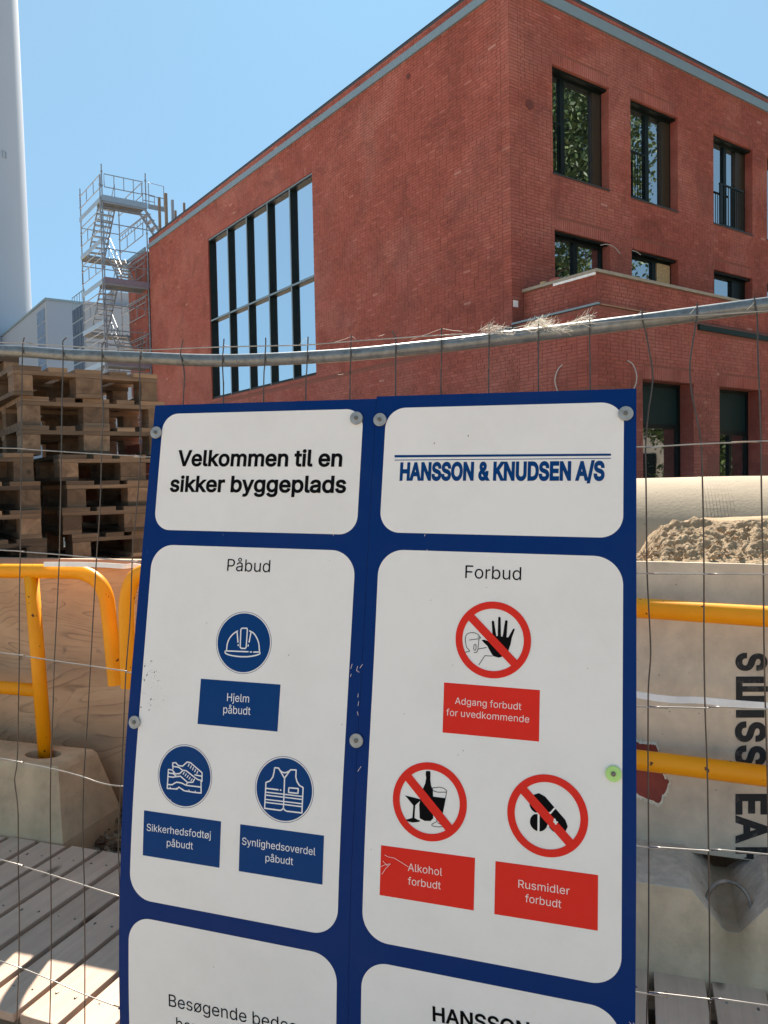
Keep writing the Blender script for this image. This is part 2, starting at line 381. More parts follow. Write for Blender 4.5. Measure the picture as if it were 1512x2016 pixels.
# ------------------------------------------------------------------ brick building
bld = thing('brick_building', B(0, 0, 0), 'large red brick building with grey metal band below its flat roof and dark framed windows', 'building')
BW, BH_, JT = .228, .0547, .012
COURSE = .0667
indiv = []                                    # the nearest bricks become objects of their own
def course_runs(a0, a1, z, openings):
    runs = [(a0, a1)]
    for (o0, o1, z0, z1) in openings:
        if z+.058 > z0 and z+.003 < z1:
            nr = []
            for r0, r1 in runs:
                if o1 <= r0 or o0 >= r1: nr.append((r0, r1)); continue
                if o0 - r0 > .02: nr.append((r0, o0))
                if r1 - o1 > .02: nr.append((o1, r1))
            runs = nr
    return runs
def brickwork(org, ax, out, a0, a1, z0, z1, openings=(), joints=(), proud=.007, depth=.012, seed=1, pick=None):
    """bricks on a wall plane: org + ax*a + z, outward normal 'out'"""
    rg = random.Random(seed); mb = MB()
    k0 = int(math.ceil((z0-1e-6)/COURSE)); k1 = int(math.floor(z1/COURSE))
    for k in range(k0, k1):
        z = k*COURSE
        for r0, r1 in course_runs(a0, a1, z, openings):
            cuts = []
            for j in joints:
                jj = j + (.057 if k % 2 else -.057)
                if r0 < jj < r1: cuts.append(jj)
            segs = []; s0 = r0
            for c in cuts: segs.append((s0, c-.008)); s0 = c+.020
            segs.append((s0, r1))
            for q0, q1 in segs:
                a = q0 - rg.choice((0, .06, .12, .18)) if not cuts else q0
                while a < q1:
                    L = BW if rg.random() < .72 else .108
                    b0, b1 = max(a, q0), min(a+L, q1)
                    a += L+JT
                    if b1-b0 < .025: continue
                    t = min(1, max(0, rg.gauss(.48, .175)))
                    if rg.random() < .006: t = .88
                    if rg.random() < .02: t = .12
                    dz = rg.uniform(-.0012, .0012); pr = proud + rg.uniform(-.0015, .002)
                    if pick is not None: 
                        c = org + ax*((b0+b1)/2) + UP*(z+.03)
                        pick.append((np.linalg.norm(c-CPOS), (b0, b1, z+dz, pr, t), org, ax, out)); continue
                    add_brick(mb, org, ax, out, b0, b1, z+dz, z+dz+BH_, pr, depth, t)
    return mb
def add_brick(mb, org, ax, out, b0, b1, z0, z1, pr, depth, t):
    p = [org+ax*b0+UP*z0+out*pr, org+ax*b1+UP*z0+out*pr, org+ax*b1+UP*z1+out*pr, org+ax*b0+UP*z1+out*pr]
    q = [x-out*depth for x in p]; i = len(mb.v)
    mb.v += [tuple(x) for x in p+q]
    for f in ((0, 1, 2, 3), (0, 4, 5, 1), (1, 5, 6, 2), (2, 6, 7, 3), (3, 7, 4, 0)):
        mb.f.append(tuple(i+k for k in f)); mb.tone.append(t)
def soldier(mb, org, ax, out, a0, a1, z, seed=3, proud=.007):
    rg = random.Random(seed); n = max(1, int(round((a1-a0)/COURSE))); w = (a1-a0)/n
    for i in range(n):
        add_brick(mb, org, ax, out, a0+i*w+.005, a0+(i+1)*w-.005, z+.006, z+.234, proud+rg.uniform(-.001, .002), .012, min(1, max(0, rg.gauss(.5, .14))))
def wall_sheet(org, ax, out, a0, a1, z0, z1, openings, th=.30):
    """masonry backing with real openings and reveals"""
    mb = MB(); xs = sorted({a0, a1, *[o[0] for o in openings], *[o[1] for o in openings]}); xs = [x for x in xs if a0 <= x <= a1]
    zs = sorted({z0, z1, *[o[2] for o in openings], *[o[3] for o in openings]}); zs = [x for x in zs if z0 <= x <= z1]
    for i in range(len(xs)-1):
        for j in range(len(zs)-1):
            cx, cz = (xs[i]+xs[i+1])/2, (zs[j]+zs[j+1])/2
            if any(o[0] < cx < o[1] and o[2] < cz < o[3] for o in openings): continue
            mb.quad(org+ax*xs[i]+UP*zs[j], org+ax*xs[i+1]+UP*zs[j], org+ax*xs[i+1]+UP*zs[j+1], org+ax*xs[i]+UP*zs[j+1])
    rvs = []
    for o in openings:
        rv = MB(); rvs.append(rv)
        c = [org+ax*o[0]+UP*o[2], org+ax*o[1]+UP*o[2], org+ax*o[1]+UP*o[3], org+ax*o[0]+UP*o[3]]
        for i in range(4):
            a, b = c[i], c[(i+1) % 4]; rv.quad(a, b, b-out*th, a-out*th)
        for (ea, s) in ((o[0], 1), (o[1], -1)):     # brick returns on both jambs
            k = int(math.ceil(o[2]/COURSE))
            while (k+1)*COURSE < o[3]:
                oo = org+ax*ea; add_brick(rv, oo, -out, ax*s, .0, min(.228 if k % 2 else .108, th-.02), k*COURSE, k*COURSE+BH_, .006, .01, random.gauss(.45, .12))
                if k % 2 == 0: add_brick(rv, oo, -out, ax*s, .12, min(.228, th-.02), k*COURSE, k*COURSE+BH_, .006, .01, random.gauss(.45, .12))
                k += 1
    return mb, rvs

# left long face: plane r=0, runs along DL, outward -DR
OL = K0.copy()
BIG = (7.55, 14.62, 4.56, 10.08)
left_open = [BIG]
T_END = 20.45
SOLD_L = (BIG[0]-.0, BIG[1]+.0, BIG[3], BIG[3]+.24)
w, rv = wall_sheet(OL, DL, -DR, 0, T_END, 0, 11.55, left_open, .28)
wallL = obj('wall', w, MORTAR, bld)
[obj('window_reveal', q_, BRICK, wallL) for q_ in rv]
mb = brickwork(OL, DL, -DR, 0, T_END, 2.4, 11.56, left_open+[SOLD_L, (0, 30, 4.33, 4.42), (2.0, 30, 0, 4.36)], (0.28,), seed=11)
soldier(mb, OL, DL, -DR, BIG[0], BIG[1], BIG[3])
obj('brickwork', mb, BRICK, wallL, kind='stuff')
# lower plinth part of the left face, a little proud, with a ledge on top
PL = K0 - DR*.03
w, _ = wall_sheet(PL, DL, -DR, -.002, T_END, 0, 4.40, [], .03)
w.quad(PL+UP*4.40, PL+DL*T_END+UP*4.40, OL+DL*T_END+UP*4.42, OL+UP*4.42)
wallP = obj('wall', w, MORTAR, bld)
mb = brickwork(PL, DL, -DR, .003, T_END, 2.2, 4.40, [], (), seed=17)
obj('brickwork', mb, BRICK, wallP, kind='stuff')
# continuation of the same face beyond the scaffold
w, rv = wall_sheet(OL, DL, -DR, T_END+.35, 22.75, 0, 11.2, [(21.4, 22.2, 6.3, 8.2), (21.4, 22.2, 9.2, 10.7)], .3)
wallC = obj('wall', w, MORTAR, bld); [obj('window_reveal', q_, BRICK, wallC) for q_ in rv]
mb = brickwork(OL, DL, -DR, T_END+.35, 22.75, 4.5, 11.2, [(21.4, 22.2, 6.3, 8.2), (21.4, 22.2, 9.2, 10.7)], (), seed=19)
obj('brickwork', mb, BRICK, wallC, kind='stuff')
mb = MB()
for z0, z1 in ((6.3, 8.2), (9.2, 10.7)):
    mb.box(B(21.4, .2, z0), DL*.8, DR*.03, UP*(z1-z0))
obj('window', mb, GLASS, wallC)
# right main face: plane t=0, outward -DL
WIN = [(1.22, 3.03, 7.86, 10.05), (3.775, 5.57, 7.86, 10.05), (7.055, 8.86, 7.86, 10.05), (9.59, 11.4, 7.86, 10.05),
       (1.25, 3.035, 4.65, 6.71), (3.785, 5.565, 4.65, 6.71), (7.06, 8.855, 4.65, 6.71), (9.59, 11.4, 4.65, 6.71)]
R_END = 13.0
sold = [(o[0], o[1], o[3], o[3]+.24) for o in WIN]
w, rv = wall_sheet(OL, DR, -DL, 0, R_END, 0, 11.55, WIN, .34)
wallR = obj('wall', w, MORTAR, bld); [obj('window_reveal', q_, BRICK, wallR) for q_ in rv]
mb = brickwork(OL, DR, -DL, 0.003, R_END, 4.5, 11.56, WIN+sold, (0.36,), seed=23)
for i, o in enumerate(WIN): soldier(mb, OL, DR, -DL, o[0], o[1], o[3], 30+i)
obj('brickwork', mb, BRICK, wallR, kind='stuff')
# body behind the faces and roof
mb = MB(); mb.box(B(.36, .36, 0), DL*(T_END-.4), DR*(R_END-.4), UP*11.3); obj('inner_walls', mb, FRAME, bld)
mb = MB(); mb.box(B(0, 0, 11.555), DL*T_END, DR*R_END, UP*.05); obj('roof', mb, DARKCAP, bld)
mb = MB(); mb.quad(B(T_END, 0, 0), B(T_END, R_END, 0), B(T_END, R_END, 11.55), B(T_END, 0, 11.55)); mb.quad(B(0, R_END, 0), B(T_END, R_END, 0), B(T_END, R_END, 11.55), B(0, R_END, 11.55)); obj('rear_wall', mb, MORTAR, bld)
mb = MB(); mb.box(B(T_END+.35, .01, 0), DL*2.4, DR*6, UP*11.19); obj('rear_wing', mb, MORTAR, bld)
# metal band and parapet cap
mb = MB()
mb.box(B(-.06, -.06, 11.185), DL*(T_END+.06), DR*.055, UP*.175); mb.box(B(-.06, -.005, 11.185), DL*.055, DR*(R_END+.0), UP*.215)
mb.box(B(T_END+.35, -.06, 11.205), DL*2.4, DR*.055, UP*.15)
obj('metal_band', mb, BAND, bld)
mb = MB(); mb.box(B(-.012, -.012, 11.607), DL*(T_END+.012), DR*.35, UP*.014); mb.box(B(-.012, .338, 11.607), DL*.35, DR*(R_END-.3), UP*.014)
obj('parapet_cap', mb, DARKCAP, bld)
# drain outlet dots on the brick
mb = MB()
for (t_, z_) in ((18.0, 10.85), (3.2, 10.8)): mb.tube([B(t_, -.012, z_), B(t_, -.02, z_)], .06, 12)
mb.tube([B(-.012, .55, 9.05), B(-.02, .55, 9.05)], .10, 16)
obj('outlet_cover', mb, simple('rust_red_plate', (.12, .03, .025), .8), bld)

# big curtain window: deep fins, transom and ten panes
win = thing('tmp', (0, 0, 0), None, None); bpy.data.objects.remove(win)
REC = .155
fr = MB()
fin_t = [BIG[0]+.0, 8.846, 10.227, 11.645, 13.054, BIG[1]-.07]
for t_ in fin_t: fr.box(B(t_, .035, BIG[2]), DL*.055, DR*.16, UP*(BIG[3]-BIG[2]))
for z_ in (BIG[2], 7.235, BIG[3]-.09):
    for i in range(5): fr.box(B(fin_t[i]+.055, .037, z_), DL*(fin_t[i+1]-fin_t[i]-.055), DR*.158, UP*(.09 if z_ > 9 else .075))
bw = obj('window', fr, FRAME, bld, at=B(7.55, 0, 4.56))
ed = MB()
for t_ in fin_t[1:-1]: ed.box(B(t_+.005, .022, BIG[2]+.02), DL*.05, DR*.012, UP*(BIG[3]-BIG[2]-.05))
ed.box(B(BIG[0], .022, 7.245), DL*(BIG[1]-BIG[0]), DR*.012, UP*.05); ed.box(B(BIG[0], .022, BIG[3]-.05), DL*(BIG[1]-BIG[0]), DR*.012, UP*.04)
obj('cover_strip', ed, BAND, bw)
for i in range(5):
    for (z0, z1) in ((BIG[2]+.07, 7.24), (7.31, BIG[3]-.09)):
        p = MB(); tl = random.uniform(-.0015, .0015)
        p.box(B(fin_t[i]+.055, REC+tl, z0), DL*(fin_t[i+1]-fin_t[i]-.055), DR*.012, UP*(z1-z0)); obj('pane', p, GLASS, bw)

def sash_window(o, mull, pr, rail=None, board=None, kind='tall'):
    a0, a1, z0, z1 = o; R = .25
    fr = MB(); d = DL
    def bx(x0, x1, y0, y1, off=R-.05, th=.07): fr.box(B(off, x0, y0), DR*(x1-x0), DL*th, UP*(y1-y0))
    bx(a0, a1, z1-.10, z1); bx(a0, a1, z0, z0+.07); bx(a0, a0+.07, z0+.07, z1-.10); bx(a1-.06, a1, z0+.07, z1-.10)
    bx(mull-.065, mull+.065, z0+.07, z1-.10)
    wo = obj('window', fr, FRAME, bld, at=B(0, a0, z0))
    for (x0, x1) in ((a0+.07, mull-.065), (mull+.065, pr)):
        p = MB(); p.box(B(R, x0, z0+.07), DR*(x1-x0), DL*.015, UP*(z1-z0-.17)); obj('pane', p, GLASS, wo)
    if pr < a1-.1:
        p = MB(); p.box(B(R-.06, pr, z0+.07), DR*(a1-.06-pr), DL*.08, UP*(z1-z0-.17))
        obj('reflection_or_board', p, board or BROWNREFL, wo)  # brown default paints the reveal's reflection in the glass; a given board is real
    # near-black box across the window head
    p = MB(); p.box(B(.06, a0, z1-.05), DR*(a1-a0), DL*.14, UP*.047); obj('head_box', p, FRAME, wo)
    p = MB(); p.box(B(-.025, a0-.01, z0-.025), DR*(a1-a0+.02), DL*.24, UP*.022); obj('sill', p, DARKCAP, wo)
    if rail:
        x0, x1 = rail; rb = MB()
        rb.box(B(.02, x0, z0+1.02), DR*(x1-x0), DL*.04, UP*.04); rb.box(B(.03, x0, z0+.03), DR*(x1-x0), DL*.02, UP*.03)
        ro = obj('railing', rb, FRAME, bld, at=B(0, x0, z0))
        pb = MB(); pb.box(B(.02, x0 if kind == 'r' else x1-.13, z0+.06), DR*.13, DL*.03, UP*.96); obj('post', pb, FRAME, ro)
        n = int((x1-x0)/.095); bar = None
        for i in range(n+1):
            q = MB(); c = B(.035, x0+.01+i*(x1-x0-.02)/max(1, n), z0+.06)
            q.box(c, DR*.014, DL*.014, UP*.96)
            if bar is None: bar = obj('bar', q, FRAME, ro, at=c); c0 = c
            else:
                bb = bar.copy(); COL.objects.link(bb); bb.parent = ro; bb.location = tuple(np.array(bar.location)+(c-c0))
sash_window(WIN[0], 1.75, 2.70, rail=(1.23, 1.62))
sash_window(WIN[1], 4.655, 5.19, rail=(3.78, 4.47))
sash_window(WIN[2], 7.91, 8.38, rail=(7.39, 8.50), kind='r')
sash_window(WIN[3], 10.4, 11.0)
sash_window(WIN[4], 2.12, 3.0)
sash_window(WIN[5], 4.90, 5.0, board=OSB)
sash_window(WIN[6], 7.35, 8.2, board=FRAME)
sash_window(WIN[7], 10.4, 11.0)

# single-storey extension in front of the right face
EX = -2.13                                   # its front plane (t)
OE = B(EX, 0, 0)
GW = [(1.22, 2.86, .3, 3.385), (3.765, 5.4, .3, 3.385), (7.0, 8.7, .3, 3.385)]
sold = [(o[0], o[1], o[3], o[3]+.24) for o in GW]
w, rv = wall_sheet(OE, DR, -DL, -.03, R_END, 0, 4.60, GW, .42)
wallE = obj('wall', w, MORTAR, bld); [obj('window_reveal', q_, BRICK, wallE) for q_ in rv]
near = []
brickwork(OE, DR, -DL, -.027, 3.3, 3.2, 4.60, GW+sold+[(2.99, 40, 4.44, 4.57)], (.22,), seed=41, pick=near)
far = brickwork(OE, DR, -DL, 3.303, R_END, 2.0, 4.60, GW+sold+[(2.99, 40, 4.44, 4.57)], (), seed=43)
f2 = brickwork(OE, DR, -DL, -.027, 3.303, 1.2, 3.2, GW+sold, (.22,), seed=44)
for i, o in enumerate(GW): soldier(far, OE, DR, -DL, o[0], o[1], o[3], 60+i)
# its left side, flush with the long face
OE2 = OE - DR*.03
w, _ = wall_sheet(OE2, DL, -DR, 0, -EX-.003, 0, 4.60, [], .1)
w.quad(OE2+DL*(-EX-.003)+UP*4.40, OE2+DL*(-EX-.003)+UP*4.60, OE+DL*(-EX-.003)+UP*4.60, OE+DL*(-EX-.003)+UP*4.40)
wallS = obj('wall', w, MORTAR, bld)
near2 = []
brickwork(OE2, DL, -DR, .0, -EX, 3.2, 4.34, [], (2.02,), seed=45, pick=near2)
s2 = brickwork(OE2, DL, -DR, .0, -EX-.02, 4.34, 4.60, [], (), seed=46)
s3 = brickwork(OE2, DL, -DR, .0, -EX, 1.5, 3.2, [], (2.02,), seed=47)
allb = sorted([(d, 0, x) for d, *x in near] + [(d, 1, x) for d, *x in near2], key=lambda q: q[0])
unit = []
for k in range(14):
    u = MB(); add_brick(u, A3(0, 0, 0), A3(1, 0, 0), A3(0, -1, 0), 0, 1, 0, BH_, 0, .018, min(1, max(0, random.gauss(.5, .14))))
    u.quad((0, .018, 0), (0, .018, BH_), (1, .018, BH_), (1, .018, 0)); unit.append(u.mesh('brick', BRICK))
cnt = {0: 0, 1: 0}; rest = {0: far, 1: s2}
for d, which, x in allb:
    (b0, b1, z, pr, t), org, ax, out = x
    if cnt[which] < 290:
        cnt[which] += 1; par = (wallE, wallS)[which]
        o = bpy.data.objects.new('brick', random.choice(unit)); COL.objects.link(o); o.parent = par
        p = org+ax*b0+UP*z+out*pr if which == 0 else org+ax*b1+UP*z+out*pr
        o.location = tuple(p - WL(par)); o.scale = (b1-b0, 1, 1)
        o.rotation_euler = (0, 0, YA if which == 0 else YA-math.pi/2)
    else: add_brick(rest[which], org, ax, out, b0, b1, z, z+BH_, pr, .012, t)
for mb_, par in ((far, wallE), (f2, wallE), (s2, wallS), (s3, wallS)): obj('brickwork', mb_, BRICK, par, kind='stuff')
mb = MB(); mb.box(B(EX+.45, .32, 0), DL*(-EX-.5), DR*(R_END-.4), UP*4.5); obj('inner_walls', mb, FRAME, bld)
# thin brown edge strips and the dark fascia
mb = MB(); mb.box(B(EX-.03, -.06, 4.612), DL*(-EX), DR*.055, UP*.035); obj('edge_strip', mb, BAND, bld)
mb = MB(); mb.box(B(EX-.03, .04, 4.61), DL*.03, DR*2.95, UP*.022); obj('edge_strip', mb, simple('brown_edge_trim', (.30, .17, .10), .7), bld)
mb = MB(); mb.box(B(EX-.05, 3.0, 4.46), DL*.06, DR*(R_END-3.0), UP*.105); obj('fascia', mb, GREENBAND, bld)
mb = MB(); mb.box(B(EX+.02, .02, 4.602), DL*(-EX-.04), DR*(R_END-.1), UP*.02); obj('terrace_floor', mb, DARKCAP, bld)
mb = MB(); mb.box(B(-.16, -.16, 4.40), DL*.5, DR*.40, UP*.16); obj('black_flashing', mb, DARKCAP, bld)
# terrace parapet
PX, PT_, PZ = .313, -1.82, 5.285
w, _ = wall_sheet(B(PT_, 0, 0), DR, -DL, PX, R_END, 4.6, PZ, [], .1)
w2, _ = wall_sheet(B(0, PX, 0), DL, -DR, PT_, -.01, 4.6, PZ, [], .1)
w3 = MB(); w3.quad(B(PT_+.24, PX+.24, 4.6), B(PT_+.24, R_END, 4.6), B(PT_+.24, R_END, PZ), B(PT_+.24, PX+.24, PZ)); w3.quad(B(PT_+.24, PX+.24, 4.6), B(-.01, PX+.24, 4.6), B(-.01, PX+.24, PZ), B(PT_+.24, PX+.24, PZ))
wpp = obj('terrace_parapet', w, MORTAR, bld); wpq = obj('terrace_parapet', w2, MORTAR, bld); obj('terrace_parapet', w3, MORTAR, bld)
obj('brickwork', brickwork(B(PT_, 0, 0), DR, -DL, PX+.003, R_END, 4.62, PZ+.03, [], (), seed=51), BRICK, wpp, kind='stuff')
obj('brickwork', brickwork(B(0, PX, 0), DL, -DR, PT_, -.02, 4.62, PZ+.03, [], (), seed=52), BRICK, wpq, kind='stuff')
mb = MB(); mb.box(B(PT_-.05, PX-.05, PZ+.005), DL*.34, DR*(R_END-PX), UP*.06); mb.box(B(PT_+.29, PX-.05, PZ+.005), DL*(-PT_-.30), DR*.34, UP*.06)
obj('coping', mb, COPING, bld, bevel=.008)
mb = MB(); mb.box(B(PT_-.005, PX-.045, PZ-.042), DL*1.0, DR*.03, UP*.045); obj('white_strip', mb, WHITEP, bld)  # plain white strip just below the coping
# ground floor glazing with dark upper panel
for (a0, a1, z0, z1), zz in zip(GW, (2.5, 2.42, 2.45)):
    fr = MB(); R = .34
    def bx(x0, x1, y0, y1, off=R-.04, th=.08): fr.box(B(EX+off, x0, y0), DR*(x1-x0), DL*th, UP*(y1-y0))
    bx(a0, a0+.09, z0, z1); bx(a1-.09, a1, z0, z1); bx(a0+.09, a1-.09, zz, zz+.09); bx(a0+.09, a1-.09, z1-.08, z1); bx(a0+.09, a1-.09, z0, z0+.1)
    mid = a0+.30 if a0 < 2 else a0+.86
    bx(mid, mid+.10, z0+.1, zz)
    wo = obj('window', fr, FRAME, bld, at=B(EX, a0, z0))
    p = MB(); p.box(B(EX+R-.02, a0+.09, zz+.09), DR*(a1-a0-.18), DL*.03, UP*(z1-.08-zz-.09)); obj('spandrel_panel', p, GREENBAND, wo)
    for (x0, x1) in ((a0+.09, mid), (mid+.10, a1-.09)):
        p = MB(); p.box(B(EX+R, x0, z0+.1), DR*(x1-x0), DL*.02, UP*(zz-z0-.1)); obj('pane', p, GLASS, wo)
# small white label on the corner
mb = MB(); mb.box(B(-.008, .02, 4.98), DR*.13, DL*-.01, UP*.13); obj('paper_notice', mb, WHITEP, bld)
# loose brick and board left on the coping
mb = MB(); mb.box(B(-.9, PX+.02, PZ+.068), DL*.228, DR*.108, UP*.055); tag(obj('loose_brick', mb, BRICK, at=B(-.9, PX+.02, PZ+.068), bevel=.003), 'single loose brick lying on the stone coping of the terrace', 'brick')
mb = MB(); mb.box(B(-.55, PX+.02, PZ+.068), DL*.12, DR*.10, UP*.06); tag(obj('wood_offcut', mb, OSB, at=B(-.55, PX+.02, PZ+.068), bevel=.01), 'small pale offcut of wood lying on the terrace coping', 'offcut')
# plastic conduit stubs bowing out of the wall
def arc(pts, name, label, r=.007):
    mb = MB(); P_ = [np.asarray(p) for p in pts]; q = []
    for i in range(len(P_)-1):
        for k in range(4):
            t = k/4; p0 = P_[max(i-1, 0)]; p1 = P_[i]; p2 = P_[i+1]; p3 = P_[min(i+2, len(P_)-1)]
            q.append(.5*((2*p1)+(-p0+p2)*t+(2*p0-5*p1+4*p2-p3)*t*t+(-p0+3*p1-3*p2+p3)*t**3))
    q.append(P_[-1]); mb.tube(q, r, 6); return tag(obj(name, mb, CABLE, at=q[0], smooth=True), label, 'cable')
def atE(x, y, t, off=-.05):        # a point close to the plane t=const of the building
    o = B(t+off, 0, 0); d = ray(x, y); return CPOS + d*((o-CPOS)@DL)/(d@DL)
def atEL(x, y, off=-.05):
    o = B(0, off, 0); d = ray(x, y); return CPOS + d*((o-CPOS)@DR)/(d@DR)
arc([atE(1235, 710, EX, -.01), atE(1246, 718, EX, -.06), atE(1253, 738, EX, -.1), atE(1251, 758, EX, -.08), atE(1240, 778, EX, -.01)], 'conduit', 'pale plastic conduit bowing out of the wall beside the first ground floor window', .012)
arc([atEL(1111, 715, -.01), atEL(1099, 727, -.06), atEL(1093, 745, -.1), atEL(1095, 762, -.08), atEL(1103, 780, -.01)], 'conduit', 'pale plastic conduit bowing out of the side wall left of the building corner', .012)
arc([atE(1182, 483, 0, -.01), atE(1195, 481, 0, -.1), atE(1210, 487, 0, -.16), atE(1221, 500, 0, -.2)], 'conduit', 'thin pale cable end hanging from the head of the lower left window', .009)
arc([atE(1244, 493, 0, -.01), atE(1254, 496, 0, -.08), atE(1261, 502, 0, -.1)], 'conduit', 'short pale cable end at the head of the second lower window', .009)

# timber posts of the roof edge beyond the scaffold
for i, (x, y0, y1, wd) in enumerate(((314, 388, 446, .09), (327, 380, 436, .10), (340, 393, 432, .09), (346, 414, 428, .07), (363, 399, 412, .07))):
    t_ = 20.3 - i*.75 if i != 3 else 18.2
    p0 = B(t_, .15, 11.64); d = ray(x, y0); q = CPOS + d*((p0-CPOS)@A3(0, 1, 0))/d[1]
    mb = MB(); c = q.copy(); c[2] = 11.64
    mb.box(c-DR*wd/2, DR*wd, DL*wd, UP*(q[2]-11.64))
    lab = ('tallest brown timber post on the roof edge beside the scaffold' if i == 1 else
           ['short brown timber post behind the scaffold railing on the roof', '', 'grey post third along the roof edge from the scaffold', 'stub post low on the roof edge between the taller ones', 'small post on the roof edge farthest from the scaffold'][i])
    tag(obj('timber_post', mb, simple('weathered_post', (.22, .17, .13), .8) if i != 2 else FARWALL, at=c), lab, 'post', 'posts standing on the roof edge')

# ------------------------------------------------------------------ scaffold stair tower
sc = thing('scaffold_tower', B(20.55, -1.76, 0), 'galvanised scaffold stair tower with zigzag stairs at the far end of the brick building', 'scaffold')
T0, T1, RA, RB = 20.62, 23.7, -1.76, -.14
ZL = [12.85-1.6*k for k in range(8)]
def std(t, r, top): 
    mb = MB(); mb.tube([B(t, r, 0), B(t, r, top)], .026, 6)
    k = .7
    while k < top: mb.tube([B(t, r, k), B(t, r, k+.05)], .045, 6); k += .53
    obj('standard', mb, SCAF, sc, at=B(t, r, 0))
std(T0, RA, 14.27); std(T0, RB+.13, 14.27); std(T1, RA, 14.26); std(T1, RB, 13.6); std(T0-.03, RA-.09, 13.8)
TT = MB()
for k, z in enumerate(ZL):
    front = (k % 2 == 0)
    ta = T0-.03 if front else T1-.75
    mb = MB(); mb.box(B(ta, RA, z), DL*.75, DR*(RB-RA+.1), UP*.05)
    pl = obj('platform', mb, SCAFDECK, sc, at=B(ta, RA, z))
    mb = MB()
    for j in range(7): mb.box(B(ta+j*.115, RA+.02, z-.055), DL*.02, DR*(RB-RA+.05), UP*.05)
    mb.box(B(ta-.01, RA, z-.07), DL*.03, DR*(RB-RA+.1), UP*.11); mb.box(B(ta+.73, RA, z-.07), DL*.03, DR*(RB-RA+.1), UP*.11)
    obj('platform_frame', mb, SCAF, pl)
    # toe boards
    mb = MB(); mb.box(B(T0-.05, RA-.05, z), DL*(T1-T0+.1), DR*.02, UP*.19); obj('toe_board', mb, TOE, sc)
    if front:
        mb = MB(); mb.box(B(T0-.06, RA-.03, z), DL*.02, DR*(RB-RA+.2), UP*.22); obj('toe_board', mb, TOE if k == 0 else simple('dirty_toe_board', (.2, .18, .24), .5), sc)
    # guardrail frames, left side
    for (p0, p1, nb) in ((B(T0+.08, RA-.03, 0), B(T1-.05, RA-.03, 0), 3),) + (((B(T0-.04, RA+.08, 0), B(T0-.04, RB, 0), 4),) if k == 0 else ()) + (((B(T1, RB, 0), B(T0+.1, RB, 0), 3),)):
        mb = MB(); h0, h1 = .54, 1.04
        mb.tube([p0+UP*(z+h0), p0+UP*(z+h1), p1+UP*(z+h1), p1+UP*(z+h0), p0+UP*(z+h0)], .02, 5)
        for j in range(1, nb):
            q = p0+(p1-p0)*(j/nb); mb.tube([q+UP*(z+h0), q+UP*(z+h1)], .018, 5)
        obj('guard_rail', mb, SCAF, sc, at=p0)
    # ledgers
    mb = MB()
    for (a, b) in ((B(T0, RA, 0), B(T0, RB+.13, 0)), (B(T1, RA, 0), B(T1, RB, 0)), (B(T0, RB+.1, 0), B(T1, RB, 0)), (B(T0, RA, 0), B(T1, RA, 0))):
        mb.tube([a+UP*(z-.25), b+UP*(z-.25)], .022, 5)
    mb.tube([B(T0, RA-.25, z-.85), B(T0, RB+.45, z-.85)], .022, 5)
    # lattice beam on the wall side
    mb.tube([B(T0, RB, z-.36), B(T1, RB, z-.36)], .018, 5); mb.tube([B(T0, RB, z-.56), B(T1, RB, z-.56)], .018, 5)
    for j in range(9): mb.tube([B(T0+j*.38, RB, z-.36), B(T0+j*.38, RB, z-.56)], .012, 4)
    obj('ledger', mb, SCAF, sc)
    # stair flight down to the next landing
    if k < len(ZL)-1:
        r0, r1 = (RA+.06, RA+.72) if front else (RB-.72, RB-.06)
        ts, te = (T0+.72, T1-.78) if front else (T1-.78, T0+.72)
        st = MB()
        for r in (r0, r1): 
            a, b = B(ts, r, z), B(te, r, z-1.6); dd = UP*.10
            st.hexa([a-DR*.02, a+DR*.02, b+DR*.02, b-DR*.02, a-DR*.02+dd, a+DR*.02+dd, b+DR*.02+dd, b-DR*.02+dd])
        so_ = obj('stair_flight', st, SCAF, sc, at=B(ts, r0, z))
        tr0 = None
        for j in range(9):
            f = (j+.5)/9; c = B(ts+(te-ts)*f, r0+.02, z-1.6*f+.02)
            if tr0 is None:
                q = MB(); q.box(c-DL*.09, DL*.18, DR*(r1-r0-.04), UP*.035); tr0 = obj('tread', q, SCAF, so_, at=c); c0 = c
            else:
                t2 = tr0.copy(); COL.objects.link(t2); t2.parent = so_; t2.location = tuple(np.array(tr0.location)+(c-c0))
        hr = MB(); ro = r0 if not front else r1
        hr.tube([B(ts, ro, z+1.0), B(te, ro, z-.6)], .018, 5); hr.tube([B(ts, ro, z+.55), B(te, ro, z-1.05)], .018, 5)
        for f in (0, .5, 1): hr.tube([B(ts+(te-ts)*f, ro, z-1.6*f), B(ts+(te-ts)*f, ro, z-1.6*f+1)], .016, 5)
        obj('hand_rail', hr, SCAF, so_)
# landing railing over the roof and short flight down to it
mb = MB()
for (r0, r1, z0, z1) in ((RB+.25, .75, 12.88, 13.92), (RB+.0, .35, 12.9, 13.45)):
    mb.tube([B(T0, r0, z0), B(T0, r0, z1), B(T0, r1, z1-.02), B(T0, r1, z0)], .02, 5); mb.tube([B(T0, r0, (z0+z1)/2), B(T0, r1, (z0+z1)/2)], .018, 5)
mb.box(B(T0-.05, RB+.2, 12.85), DL*.02, DR*.75, UP*.2); obj('guard_rail', mb, SCAF, sc)
mb = MB()
a, b = B(T0+.1, RB+.1, 12.8), B(T0+.1, .75, 11.7)
for o_ in (0, .6): mb.hexa([a+DL*o_, a+DL*(o_+.05), b+DL*(o_+.05), b+DL*o_, a+DL*o_+UP*.16, a+DL*(o_+.05)+UP*.16, b+DL*(o_+.05)+UP*.16, b+DL*o_+UP*.16])
for j in range(5):
    c = a+(b-a)*(j+.5)/5; mb.box(c, DL*.6, DR*.18, UP*.03)
